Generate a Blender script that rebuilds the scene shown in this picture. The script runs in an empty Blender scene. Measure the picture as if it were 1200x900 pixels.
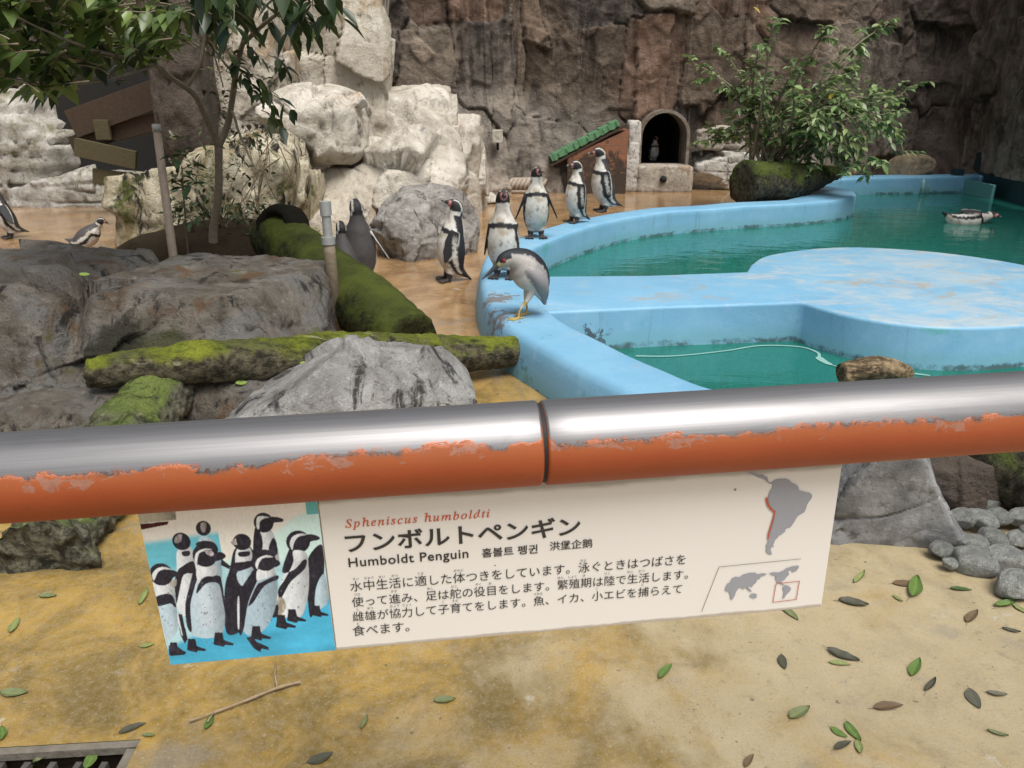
import bpy, bmesh, math, random
import numpy as np
from mathutils import Vector, Matrix, kdtree

# ------------------------------------------------------------------ camera, light, exposure
scene = bpy.context.scene
COL = scene.collection
H, PITCH, FPX = 1.55, math.radians(20.5), 902.0
cam_data = bpy.data.cameras.new("camera")
cam_data.sensor_width = 36.0
cam_data.lens = 36.0 * FPX / 1200.0
cam_data.clip_start = 0.05
cam_data.clip_end = 300.0
cam = bpy.data.objects.new("camera", cam_data)
cam.location = (0, 0, H)
cam.rotation_euler = (math.radians(90) - PITCH, 0, 0)
COL.objects.link(cam)
scene.camera = cam

SUN_EL, SUN_AZ = math.radians(64), math.radians(148)      # azimuth measured from +Y towards +X
world = bpy.data.worlds.new("World")
scene.world = world
world.use_nodes = True
wt = world.node_tree
sky = wt.nodes.new("ShaderNodeTexSky")
sky.sky_type = 'NISHITA'
sky.sun_disc = False
sky.sun_elevation = SUN_EL
sky.sun_rotation = SUN_AZ
sky.dust_density = 4.0
sky.air_density = 1.0
hs = wt.nodes.new("ShaderNodeHueSaturation")             # overcast: the blue is mostly gone
hs.inputs["Saturation"].default_value = 0.28
wt.links.new(sky.outputs[0], hs.inputs["Color"])
bgn = wt.nodes["Background"]
wt.links.new(hs.outputs[0], bgn.inputs["Color"])
bgn.inputs["Strength"].default_value = 0.105

sd = bpy.data.lights.new("sun", 'SUN')
sd.energy = 2.3
sd.angle = math.radians(34)
sd.color = (1.0, 0.96, 0.9)
sun = bpy.data.objects.new("sun", sd)
sdir = Vector((math.sin(SUN_AZ) * math.cos(SUN_EL), math.cos(SUN_AZ) * math.cos(SUN_EL), math.sin(SUN_EL)))
sun.rotation_euler = sdir.to_track_quat('Z', 'Y').to_euler()
sun.location = sdir * 40
COL.objects.link(sun)

scene.render.engine = 'CYCLES'
scene.cycles.use_denoising = True
scene.cycles.max_bounces = 6
scene.cycles.transparent_max_bounces = 8
scene.view_settings.view_transform = 'Standard'
scene.view_settings.look = 'None'
scene.view_settings.gamma = 1.0
scene.view_settings.use_curve_mapping = False
scene.view_settings.exposure = 0.5

random.seed(7)
PI = math.pi

# ------------------------------------------------------------------ measuring helpers
_c, _s = math.cos(PITCH), math.sin(PITCH)
def ray(px, py):
    a = (px - 600) / FPX
    b = -(py - 450) / FPX
    return np.array([a, _c + b * _s, b * _c - _s])
def at_z(px, py, z=0.0):                 # point of a horizontal level seen at a photo position
    r = ray(px, py)
    t = (z - H) / r[2]
    return np.array([0, 0, H]) + t * r
def at_y(px, py, y):                     # point of a given distance seen at a photo position
    r = ray(px, py)
    t = y / r[1]
    return np.array([0, 0, H]) + t * r
def at_x(px, py, x):
    r = ray(px, py)
    t = x / r[0]
    return np.array([0, 0, H]) + t * r

# ------------------------------------------------------------------ numpy noise
def _h(ix, iy, iz, seed):
    n = (ix.astype(np.int64) * 374761393 + iy.astype(np.int64) * 668265263 + iz.astype(np.int64) * 2147483647 + seed * 974711) & 0xFFFFFFFF
    n = ((n ^ (n >> 13)) * 1274126177) & 0xFFFFFFFF
    n = ((n ^ (n >> 16)) * 2246822519) & 0xFFFFFFFF
    n = n ^ (n >> 15)
    return (n & 0xFFFFFF) / float(0xFFFFFF)
def vnoise(P, seed=0):
    i = np.floor(P)
    f = P - i
    u = f * f * f * (f * (f * 6 - 15) + 10)
    x, y, z = i[:, 0], i[:, 1], i[:, 2]
    r = 0
    for dx in (0, 1):
        wx = u[:, 0] if dx else 1 - u[:, 0]
        for dy in (0, 1):
            wy = u[:, 1] if dy else 1 - u[:, 1]
            for dz in (0, 1):
                wz = u[:, 2] if dz else 1 - u[:, 2]
                r = r + wx * wy * wz * _h(x + dx, y + dy, z + dz, seed)
    return r * 2 - 1
def fbm(P, octaves=5, seed=0, gain=0.5, ridged=False):
    a, t, s = 1.0, 0.0, 0.0
    for o in range(octaves):
        v = vnoise(P * (2.03 ** o) + 17.3 * o, seed + o)
        if ridged:
            v = 1 - 2 * np.abs(v)
        t = t + a * v
        s += a
        a *= gain
    return t / s
def cells(P, seed=0, centre=False):
    i = np.floor(P)
    f1 = np.full(len(P), 9.0); f2 = np.full(len(P), 9.0); cid = np.zeros(len(P)); ctr = np.zeros_like(P)
    for dx in (-1, 0, 1):
        for dy in (-1, 0, 1):
            for dz in (-1, 0, 1):
                cx, cy, cz = i[:, 0] + dx, i[:, 1] + dy, i[:, 2] + dz
                q = np.stack([cx + _h(cx, cy, cz, seed), cy + _h(cx, cy, cz, seed + 11), cz + _h(cx, cy, cz, seed + 23)], 1)
                d = np.sqrt(((P - q) ** 2).sum(1))
                near = d < f1
                f2 = np.where(near, f1, np.minimum(f2, d))
                cid = np.where(near, _h(cx, cy, cz, seed + 31), cid)
                ctr = np.where(near[:, None], q, ctr)
                f1 = np.where(near, d, f1)
    if centre: return f1, f2, cid, ctr
    return f1, f2, cid
def smooth(a, b, x):
    t = np.clip((x - a) / (b - a), 0, 1)
    return t * t * (3 - 2 * t)

# ------------------------------------------------------------------ object helpers
def tag(o, label=None, cat=None, group=None, kind=None):
    if label: o["label"] = label
    if cat: o["category"] = cat
    if group: o["group"] = group
    if kind: o["kind"] = kind
    return o
def empty(name, loc=(0, 0, 0)):
    o = bpy.data.objects.new(name, None)
    o.empty_display_size = 0.1
    o.location = loc
    COL.objects.link(o)
    return o
def mesh_obj(name, V, F, material, parent=None, colors=None, smooth_shade=True, loc=None):
    me = bpy.data.meshes.new(name)
    V = np.asarray(V, dtype=float)
    if loc is not None:
        V = V - np.asarray(loc, dtype=float)
    me.from_pydata(V.tolist(), [], [tuple(int(i) for i in f) for f in F])
    if colors is not None:
        at = me.color_attributes.new("tint", 'FLOAT_COLOR', 'POINT')
        cc = np.ones((len(V), 4)); cc[:, :3] = np.asarray(colors)[:, :3]
        at.data.foreach_set("color", cc.ravel())
    me.polygons.foreach_set("use_smooth", [smooth_shade] * len(me.polygons))
    me.update()
    me.materials.append(material)
    o = bpy.data.objects.new(name, me)
    COL.objects.link(o)
    if loc is not None:
        o.location = loc
    if parent is not None:
        o.parent = parent
    return o
def bm_obj(name, bm, material, parent=None, smooth_shade=False, loc=None):
    me = bpy.data.meshes.new(name)
    if loc is not None:
        bmesh.ops.translate(bm, verts=bm.verts, vec=-Vector(loc))
    bm.to_mesh(me); bm.free()
    me.polygons.foreach_set("use_smooth", [smooth_shade] * len(me.polygons))
    me.materials.append(material)
    o = bpy.data.objects.new(name, me)
    COL.objects.link(o)
    if loc is not None:
        o.location = loc
    if parent is not None:
        o.parent = parent
    return o
class Geo:                                # collects vertices, faces and colours of one mesh
    def __init__(self):
        self.V = []; self.F = []; self.C = []; self.n = 0
    def add(self, V, F, C=None):
        V = np.asarray(V, float)
        self.V.append(V)
        self.F += [tuple(int(i) + self.n for i in f) for f in F]
        if C is None: C = (1, 1, 1)
        C = np.asarray(C, float)
        if C.ndim == 1: C = np.tile(C[:3], (len(V), 1))
        self.C.append(C[:, :3])
        self.n += len(V)
    def arrays(self):
        return np.concatenate(self.V), self.F, np.concatenate(self.C)
    def build(self, name, material, parent=None, smooth_shade=True, loc=None):
        V, F, C = self.arrays()
        return mesh_obj(name, V, F, material, parent, C, smooth_shade, loc)
def catmull(pts, n, closed=False):
    P = np.asarray(pts, float)
    m = len(P)
    out = []
    segs = m if closed else m - 1
    for k in range(n):
        t = k / (n if closed else n - 1) * segs
        i = min(int(t), segs - 1); f = t - i
        if closed:
            a, b, c, d = P[(i - 1) % m], P[i % m], P[(i + 1) % m], P[(i + 2) % m]
        else:
            a, b, c, d = P[max(i - 1, 0)], P[i], P[i + 1], P[min(i + 2, m - 1)]
        out.append(0.5 * ((2 * b) + (-a + c) * f + (2 * a - 5 * b + 4 * c - d) * f * f + (-a + 3 * b - 3 * c + d) * f ** 3))
    return np.array(out)
def tube(pts, rad, seg=12, cap=True):     # tube along a path, parallel transported
    P = np.asarray(pts, float)
    R = np.asarray(rad, float)
    if R.ndim == 0: R = np.full(len(P), float(R))
    T = np.gradient(P, axis=0)
    T /= np.linalg.norm(T, axis=1)[:, None] + 1e-9
    a = np.array([0, 0, 1.0]) if abs(T[0][2]) < 0.9 else np.array([1.0, 0, 0])
    N = np.cross(T[0], a); N /= np.linalg.norm(N)
    V = []
    th = np.linspace(0, 2 * PI, seg, endpoint=False)
    for i in range(len(P)):
        N = N - T[i] * np.dot(N, T[i]); N /= np.linalg.norm(N)
        B = np.cross(T[i], N)
        V.append(P[i] + R[i] * (np.cos(th)[:, None] * N + np.sin(th)[:, None] * B))
    V = np.concatenate(V)
    F = []
    for i in range(len(P) - 1):
        for j in range(seg):
            k = (j + 1) % seg
            F.append((i * seg + j, i * seg + k, (i + 1) * seg + k, (i + 1) * seg + j))
    if cap:
        F.append(tuple(range(seg - 1, -1, -1)))
        F.append(tuple((len(P) - 1) * seg + j for j in range(seg)))
    return V, F
def box_geo(cx, cy, cz, hx, hy, hz, rz=0.0):
    V = np.array([[x, y, z] for x in (-hx, hx) for y in (-hy, hy) for z in (-hz, hz)], float)
    F = [(0, 1, 3, 2), (4, 6, 7, 5), (0, 4, 5, 1), (2, 3, 7, 6), (0, 2, 6, 4), (1, 5, 7, 3)]
    c, s = math.cos(rz), math.sin(rz)
    V = V @ np.array([[c, s, 0], [-s, c, 0], [0, 0, 1]])
    return V + np.array([cx, cy, cz]), F
def bevel_box(name, c, h, material, parent=None, rz=0.0, bev=0.01, rx=0.0, ry=0.0):
    bm = bmesh.new()
    bmesh.ops.create_cube(bm, size=2.0)
    bmesh.ops.scale(bm, verts=bm.verts, vec=h)
    if bev > 0:
        bmesh.ops.bevel(bm, geom=bm.edges[:], offset=bev, segments=2, affect='EDGES', profile=0.6)
    M = Matrix.Translation(Vector(c)) @ Matrix.Rotation(rz, 4, 'Z') @ Matrix.Rotation(ry, 4, 'Y') @ Matrix.Rotation(rx, 4, 'X')
    bmesh.ops.transform(bm, matrix=M, verts=bm.verts)
    return bm_obj(name, bm, material, parent)

# ------------------------------------------------------------------ material helper
class NT:
    def __init__(self, name):
        self.m = bpy.data.materials.new(name)
        self.m.use_nodes = True
        self.t = self.m.node_tree
        self.b = self.t.nodes["Principled BSDF"]
        self.out = self.t.nodes["Material Output"]
        self._tc = None
    def n(self, typ, ins=None, **props):
        nd = self.t.nodes.new(typ)
        for k, v in props.items(): setattr(nd, k, v)
        for k, v in (ins or {}).items():
            self.set(nd.inputs[k], v)
        return nd
    def set(self, sock, v):
        if isinstance(v, bpy.types.NodeSocket):
            self.t.links.new(v, sock)
        elif isinstance(v, (tuple, list)):
            if sock.type == 'RGBA': sock.default_value = (*v[:3], 1)
            else: sock.default_value = v
        else:
            if sock.type == 'RGBA': sock.default_value = (v, v, v, 1)
            else: sock.default_value = v
    def obj(self):
        if self._tc is None: self._tc = self.n("ShaderNodeTexCoord")
        return self._tc.outputs["Object"]
    def pos(self):
        return self.n("ShaderNodeNewGeometry").outputs["Position"]
    def scaled(self, vec, s):
        return self.n("ShaderNodeMapping", {"Vector": vec, "Scale": s}).outputs[0]
    def noise(self, scale, detail=4, rough=0.55, vec=None, dist=0.0):
        nd = self.n("ShaderNodeTexNoise", {"Vector": vec or self.obj(), "Scale": scale, "Detail": detail, "Roughness": rough, "Distortion": dist})
        return nd.outputs[0]
    def voro(self, scale, vec=None, feature='F1', out=0):
        nd = self.n("ShaderNodeTexVoronoi", {"Vector": vec or self.obj(), "Scale": scale}, feature=feature)
        return nd.outputs[out]
    def ramp(self, fac, stops, interp='LINEAR'):
        nd = self.n("ShaderNodeValToRGB", {"Fac": fac})
        cr = nd.color_ramp
        cr.interpolation = interp
        while len(cr.elements) > 1: cr.elements.remove(cr.elements[0])
        for i, (p, c) in enumerate(stops):
            e = cr.elements[0] if i == 0 else cr.elements.new(p)
            e.position = p
            if not isinstance(c, (tuple, list)): c = (c, c, c)
            e.color = (*c[:3], 1)
        return nd.outputs[0]
    def mix(self, fac, a, b, blend='MIX'):
        nd = self.n("ShaderNodeMix", data_type='RGBA', blend_type=blend)
        self.set(nd.inputs[0], fac); self.set(nd.inputs[6], a); self.set(nd.inputs[7], b)
        return nd.outputs[2]
    def math(self, op, a, b=0.0, clamp=False):
        nd = self.n("ShaderNodeMath", operation=op, use_clamp=clamp)
        self.set(nd.inputs[0], a); self.set(nd.inputs[1], b)
        return nd.outputs[0]
    def step(self, v, a, b):              # smooth 0..1 between a and b
        nd = self.n("ShaderNodeMapRange", {"Value": v, "From Min": a, "From Max": b}, interpolation_type='SMOOTHSTEP')
        return nd.outputs[0]
    def attr(self, name="tint"):
        return self.n("ShaderNodeAttribute", attribute_name=name).outputs[0]
    def sep(self, vec):
        return self.n("ShaderNodeSeparateXYZ", {0: vec}).outputs
    def normal_z(self):
        return self.sep(self.n("ShaderNodeNewGeometry").outputs["Normal"])[2]
    def bump(self, h, strength=0.5, dist=0.02, normal=None):
        ins = {"Height": h, "Strength": strength, "Distance": dist}
        if normal is not None: ins["Normal"] = normal
        return self.n("ShaderNodeBump", ins).outputs[0]
    def fin(self, color=None, rough=None, normal=None, metallic=None, spec=None):
        if color is not None: self.set(self.b.inputs["Base Color"], color)
        if rough is not None: self.set(self.b.inputs["Roughness"], rough)
        if normal is not None: self.set(self.b.inputs["Normal"], normal)
        if metallic is not None: self.set(self.b.inputs["Metallic"], metallic)
        if spec is not None: self.set(self.b.inputs["Specular IOR Level"], spec)
        return self.m

def plain(name, color, rough=0.6, var=0.25, scale=30, bump=0.15, spec=None, metallic=None):
    N = NT(name)
    f = N.noise(scale, 5, 0.6)
    c = N.mix(f, tuple(x * (1 - var) for x in color), tuple(min(1, x * (1 + var)) for x in color))
    return N.fin(c, rough, N.bump(f, bump, 0.01), metallic, spec)

# ---- materials
def mat_ground():
    N = NT("stained_concrete")
    p = N.obj()
    y = N.sep(p)[1]
    big = N.noise(0.8, 6, 0.6, p, 0.6)
    mid = N.noise(2.6, 6, 0.65, p, 0.4)
    fine = N.noise(38, 5, 0.7, p)
    och = N.mix(N.step(N.noise(3.2, 7, 0.68, p, 0.5), 0.36, 0.66), (0.155, 0.104, 0.024), (0.385, 0.245, 0.055))
    cream = N.mix(N.noise(7, 5, 0.65, p), (0.29, 0.23, 0.122), (0.46, 0.38, 0.24))
    x = N.sep(p)[0]
    # the paint has worn to bare concrete to the right, near the barrier
    wear = N.math('ADD', N.math('MULTIPLY', N.step(x, -0.9, 1.2), 0.52), N.math('MULTIPLY', N.math('SUBTRACT', mid, 0.5), 1.5))
    wear = N.math('MULTIPLY', N.step(wear, 0.08, 0.5), N.step(y, 4.6, 2.6))
    c = N.mix(wear, och, cream)
    orange = N.mix(N.step(mid, 0.35, 0.65), (0.24, 0.122, 0.044), (0.40, 0.25, 0.118))
    c = N.mix(N.step(y, 3.6, 5.5), c, orange)
    grey = N.step(N.noise(1.9, 5, 0.6, N.scaled(p, (1.0, 1.3, 1))), 0.56, 0.68)
    c = N.mix(N.math('MULTIPLY', grey, 0.6), c, (0.21, 0.195, 0.165))
    white = N.step(N.noise(4.7, 6, 0.7, p, 0.3), 0.64, 0.70)
    c = N.mix(N.math('MULTIPLY', white, 0.7), c, (0.46, 0.43, 0.36))
    olive = N.step(N.noise(3.1, 4, 0.6, p, 0.5), 0.60, 0.72)
    c = N.mix(N.math('MULTIPLY', olive, 0.45), c, (0.085, 0.066, 0.030))
    dark_mask = N.step(N.noise(1.3, 8, 0.72, p, 0.9), 0.53, 0.68)  # grime blotches
    c = N.mix(N.math('MULTIPLY', dark_mask, 0.34), c, N.mix(fine, (0.06, 0.045, 0.025), (0.11, 0.085, 0.05)))
    c = N.mix(N.math('MULTIPLY', N.step(N.noise(17, 6, 0.75, p), 0.56, 0.66), 0.28), c, (0.08, 0.058, 0.03))
    c = N.mix(N.math('MULTIPLY', N.step(N.noise(11, 6, 0.75, p, 0.4), 0.60, 0.68), 0.5), c, (0.29, 0.265, 0.21))
    bits = N.step(N.noise(23, 3, 0.6, p), 0.71, 0.735)
    c = N.mix(N.math('MULTIPLY', bits, 0.7), c, (0.05, 0.04, 0.028))
    grit = N.noise(150, 4, 0.75, p)
    c = N.mix(N.math('MULTIPLY', N.step(grit, 0.53, 0.66), 0.38), c, (0.07, 0.052, 0.03))
    c = N.mix(N.math('MULTIPLY', N.step(N.noise(110, 3, 0.7, p), 0.57, 0.68), 0.35), c, (0.50, 0.44, 0.33))
    specks = N.math('MULTIPLY', N.step(N.noise(60, 2, 0.5, p), 0.67, 0.72), N.step(mid, 0.42, 0.6))
    c = N.mix(N.math('MULTIPLY', specks, 0.75), c, (0.06, 0.045, 0.03))
    c = N.mix(N.math('MULTIPLY', N.step(fine, 0.35, 0.75), 0.30), c, (0.36, 0.31, 0.22))
    crack = N.voro(0.75, N.n("ShaderNodeVectorMath", {0: p, 1: N.n("ShaderNodeVectorMath", {0: N.n("ShaderNodeTexNoise", {"Vector": p, "Scale": 3.0, "Detail": 5}).outputs[1], 1: (0.5, 0.5, 0)}, operation='SCALE').outputs[0]}).outputs[0], 'DISTANCE_TO_EDGE')
    ck = N.math("MULTIPLY", N.step(crack, 0.005, 0.001), N.step(N.noise(1.1, 3, 0.5, p), 0.50, 0.60))
    c = N.mix(N.math('MULTIPLY', ck, 0.5), c, (0.08, 0.055, 0.03))
    wet = N.step(N.math('ADD', N.math('ADD', big, 0.05), N.math('MULTIPLY', N.step(y, 3.0, 6.0), 0.30)), 0.45, 0.62)
    rough = N.math('SUBTRACT', 0.52, N.math('MULTIPLY', wet, 0.42))
    h = N.math('SUBTRACT', N.math('ADD', N.math('MULTIPLY', fine, 0.5), N.math('MULTIPLY', mid, 0.8)), N.math('MULTIPLY', ck, 0.6))
    return N.fin(c, rough, N.bump(h, N.math('SUBTRACT', 0.38, N.math('MULTIPLY', wet, 0.26)), 0.012), spec=0.5)

def mat_cliff():
    N = NT("cliff_rock")
    p = N.obj()
    tint = N.attr()
    fine = N.noise(14, 8, 0.68, p)
    mid = N.noise(3.2, 7, 0.6, p, 0.6)
    streak = N.noise(1.0, 6, 0.65, N.scaled(p, (3.4, 3.4, 0.45)), 0.4)
    c = N.mix(N.step(mid, 0.3, 0.7), N.mix(0.38, tint, (0, 0, 0)), N.mix(0.20, tint, (0.5, 0.42, 0.34)))
    c = N.mix(N.math('MULTIPLY', N.step(streak, 0.54, 0.66), 0.8), c, N.mix(0.75, tint, (0.012, 0.011, 0.010)))
    pale = N.math('MULTIPLY', N.step(N.noise(1.6, 7, 0.72, N.scaled(p, (3.4, 3.4, 0.22)), 0.2), 0.54, 0.68), N.step(fine, 0.3, 0.6))
    c = N.mix(N.math('MULTIPLY', pale, 0.55), c, (0.38, 0.31, 0.25))
    pits = N.step(N.noise(42, 4, 0.7, p), 0.40, 0.30)
    c = N.mix(N.math('MULTIPLY', pits, 0.7), c, (0.012, 0.01, 0.009))
    c = N.mix(N.math('MULTIPLY', N.step(N.noise(26, 4, 0.7, p), 0.60, 0.72), 0.35), c, (0.42, 0.37, 0.32))
    h = N.math('ADD', N.math('MULTIPLY', fine, 1.0), N.math('MULTIPLY', N.noise(48, 6, 0.7, p), 0.5))
    return N.fin(c, 0.85, N.bump(h, 1.0, 0.07), spec=0.2)

def mat_rock(name, a, b, dark=(0.02, 0.018, 0.015), stain=None, stain_amt=0.0, moss=0.0, dark_amt=0.6, gloss=0.7, scale=1.0, vein=0.0, tone=None, cov=0.0, spots=(), bump=0.04, bstr=0.9, rnd=False):
    N = NT(name)
    p = N.obj()
    n1 = N.noise(2.2 * scale, 8, 0.62, p, 0.5)
    n2 = N.noise(9 * scale, 8, 0.68, p)
    n3 = N.noise(45 * scale, 6, 0.7, p)
    c = N.mix(N.step(n1, 0.32, 0.68), a, b)
    if tone is not None:
        c = N.mix(N.step(N.noise(1.1 * scale, 4, 0.6, N.scaled(p, (1, 1, 1.8)), 1.0), 0.42, 0.62), c, tone)
    c = N.mix(N.math('MULTIPLY', N.step(n2, 0.47, 0.30), 0.75), c, tuple(x * 0.35 for x in a))
    c = N.mix(N.math('MULTIPLY', N.step(n2, 0.55, 0.72), 0.5), c, tuple(min(0.85, x * 1.5 + 0.04) for x in b))
    if stain is not None:
        st = N.step(N.noise(1.7 * scale, 6, 0.65, N.scaled(p, (1.4, 1.4, 0.7)), 0.7), 0.62 - 0.25 * stain_amt, 0.74 - 0.2 * stain_amt)
        c = N.mix(N.math('MULTIPLY', st, 0.8), c, stain)
    dk = N.step(N.noise(2.0 * scale, 7, 0.7, N.scaled(p, (1.6, 1.6, 0.8)), 0.8), 0.57 - cov, 0.66 - cov)
    c = N.mix(N.math('MULTIPLY', dk, dark_amt), c, dark)
    if moss > 0:
        ms = N.step(N.noise(1.5 * scale, 7, 0.7, p, 0.5), 0.66 - 0.2 * moss, 0.76 - 0.2 * moss)
        c = N.mix(N.math('MULTIPLY', ms, 0.85), c, N.mix(n3, (0.03, 0.045, 0.008), (0.13, 0.15, 0.02)))
    if vein > 0:
        e = N.noise(2.5 * scale, 6, 0.6, p, 1.6)
        vn = N.step(N.math('ABSOLUTE', N.math('SUBTRACT', e, 0.5)), 0.018, 0.004)
        c = N.mix(N.math('MULTIPLY', vn, vein), c, (0.62, 0.6, 0.57))
    for q_, r_, col_, am in spots:
        dv = N.n('ShaderNodeVectorMath', {0: p, 1: q_}, operation='DISTANCE').outputs['Value']
        pm = N.math('ADD', N.math('DIVIDE', dv, r_), N.math('MULTIPLY', N.math('SUBTRACT', N.noise(4.5, 7, 0.7, p, 0.4), 0.5), 1.8))
        c = N.mix(N.math('MULTIPLY', N.step(pm, 1.05, 0.65), am), c, col_)
    c = N.mix(N.math('MULTIPLY', N.step(n3, 0.42, 0.30), 0.6), c, dark)
    h = N.math('ADD', N.math('MULTIPLY', n2, 1.0), N.math('MULTIPLY', n3, 0.45))
    if rnd:
        c = N.mix(0.75, c, N.mix(N.n('ShaderNodeObjectInfo').outputs['Random'], (0.75, 0.76, 0.72), (1.3, 1.32, 1.26)), 'MULTIPLY')
    return N.fin(c, gloss, N.bump(h, bstr, bump), spec=0.3)

def mat_log(name, moss_lo, moss_hi, bark, cover, grain=(1, 1, 1), pale_amt=0.5, fuzz=1.0):
    N = NT(name)
    p = N.obj()
    nz = N.normal_z()
    n1 = N.noise(3.0, 7, 0.65, p, 0.6)
    n2 = N.noise(26, 6, 0.7, p)
    n3 = N.noise(95, 4, 0.7, p)
    bk = N.mix(N.step(n2, 0.35, 0.65), tuple(x * 0.35 for x in bark), tuple(min(1, x * 1.5) for x in bark))
    ms = N.mix(N.step(n1, 0.3, 0.7), moss_lo, moss_hi)
    gr = N.noise(7, 7, 0.7, N.scaled(p, grain), 0.5)
    ms = N.mix(N.math('MULTIPLY', N.step(n3, 0.55, 0.35), 0.5 * fuzz), ms, (0.012, 0.018, 0.004))
    ms = N.mix(N.math('MULTIPLY', N.step(gr, 0.50, 0.36), 0.8 * fuzz), ms, tuple(x * 0.28 for x in moss_lo))
    bk = N.mix(N.math('MULTIPLY', N.step(gr, 0.50, 0.38), 0.8), bk, tuple(x * 0.12 for x in bark))
    # moss grows on the upper side; the underside keeps its bark
    up = N.math('ADD', N.math('MULTIPLY', nz, 0.34), N.math('ADD', N.math('MULTIPLY', n1, 1.1), N.math('MULTIPLY', n2, 0.35)))
    c = N.mix(N.step(up, 1.05 - cover, 1.3 - cover), bk, ms)
    pale = N.math('MULTIPLY', N.step(N.noise(5, 6, 0.7, N.scaled(p, grain), 0.4), 0.60, 0.66), pale_amt)
    c = N.mix(pale, c, (0.30, 0.27, 0.19))
    h = N.math('ADD', N.math('MULTIPLY', gr, 1.2), N.math('ADD', N.math('MULTIPLY', n2, 0.45), N.math('MULTIPLY', n3, 0.15)))
    return N.fin(c, 0.8, N.bump(h, 0.9 * fuzz, 0.03), spec=0.2)

def mat_pool(name, top):
    N = NT(name)
    p = N.obj()
    z = N.sep(p)[2]
    n1 = N.noise(1.7, 6, 0.65, p, 0.5)
    n2 = N.noise(11, 6, 0.7, p)
    n3 = N.noise(60, 4, 0.7, p)
    c = N.mix(N.step(n1, 0.3, 0.7), (0.155, 0.36, 0.535), (0.21, 0.42, 0.585))
    c = N.mix(N.math('MULTIPLY', N.step(n2, 0.55, 0.7), 0.35), c, (0.30, 0.47, 0.61))
    # algae tide mark on the inner face
    tide = N.step(N.math('ADD', z, N.math('MULTIPLY', N.math('SUBTRACT', N.noise(4, 5, 0.7, p), 0.5), 0.12)), 0.12, 0.02)
    c = N.mix(N.math('MULTIPLY', tide, 0.7), c, (0.15, 0.35, 0.42))
    gp = N.math('MULTIPLY', N.step(N.noise(2.3, 5, 0.6, p, 0.4), 0.60, 0.66), N.step(N.normal_z(), 0.6, 0.3))
    c = N.mix(N.math('MULTIPLY', gp, 0.75), c, (0.10, 0.36, 0.37))
    worn = N.math('MULTIPLY', N.step(N.math('ADD', N.noise(2.6, 9, 0.78, N.scaled(p, (0.85, 1.3, 1)), 0.6), N.math('MULTIPLY', N.step(N.sep(p)[0], 0.6, 2.8), top)), 0.54, 0.76), N.step(N.normal_z(), 0.7, 0.9))
    c = N.mix(N.math('MULTIPLY', worn, 0.8), c, N.mix(n2, (0.32, 0.38, 0.41), (0.52, 0.54, 0.52)))
    dirt = N.math('MULTIPLY', N.step(N.noise(2.1, 8, 0.75, N.scaled(p, (0.9, 1.3, 1)), 0.8), 0.60 - 0.35 * top, 0.70 - 0.35 * top), N.step(N.normal_z(), 0.7, 0.9))
    c = N.mix(N.math('MULTIPLY', dirt, 0.55), c, (0.36, 0.27, 0.16))
    for q_, r_, col_ in ((tuple(at_z(578, 372, 0.24)), 0.34, (0.13, 0.085, 0.055)), (tuple(at_z(585, 350, 0.25)), 0.28, (0.16, 0.11, 0.075)), ((0.55, 4.86, 0.06), 0.16, (0.03, 0.022, 0.016)), (tuple(at_z(636, 432, 0.06)), 0.28, (0.11, 0.24, 0.25))):
        dv = N.n('ShaderNodeVectorMath', {0: p, 1: q_}, operation='DISTANCE').outputs['Value']
        pm = N.math('ADD', N.math('DIVIDE', dv, r_), N.math('MULTIPLY', N.math('SUBTRACT', N.noise(13, 6, 0.75, p, 0.5), 0.5), 3.2))
        c = N.mix(N.math('MULTIPLY', N.step(pm, 0.42, 0.30), 0.8), c, col_)
    tl_ = N.math('MULTIPLY', N.step(N.math('ADD', z, N.math('MULTIPLY', N.math('SUBTRACT', N.noise(16, 6, 0.75, p), 0.5), 0.10)), 0.012, -0.01), N.step(N.noise(5, 6, 0.75, p), 0.40, 0.58))
    c = N.mix(N.math('MULTIPLY', tl_, 0.8), c, (0.03, 0.05, 0.04))
    run = N.math('MULTIPLY', N.step(N.noise(1, 6, 0.7, N.scaled(p, (9, 9, 0.8)), 0.2), 0.57, 0.68), N.step(N.normal_z(), 0.6, 0.3))
    c = N.mix(N.math('MULTIPLY', run, 0.35), c, (0.10, 0.20, 0.24))
    c = N.mix(N.math('MULTIPLY', N.step(n3, 0.37, 0.28), 0.5), c, (0.10, 0.13, 0.13))
    chips = N.step(N.noise(8, 5, 0.75, N.scaled(p, (1, 1, 1)), 0.4), 0.70, 0.73)
    c = N.mix(N.math('MULTIPLY', chips, 0.6), c, (0.16, 0.11, 0.08))
    return N.fin(c, 0.5, N.bump(N.math('ADD', n2, N.math('MULTIPLY', n3, 0.4)), 0.2, 0.015), spec=0.4)

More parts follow.
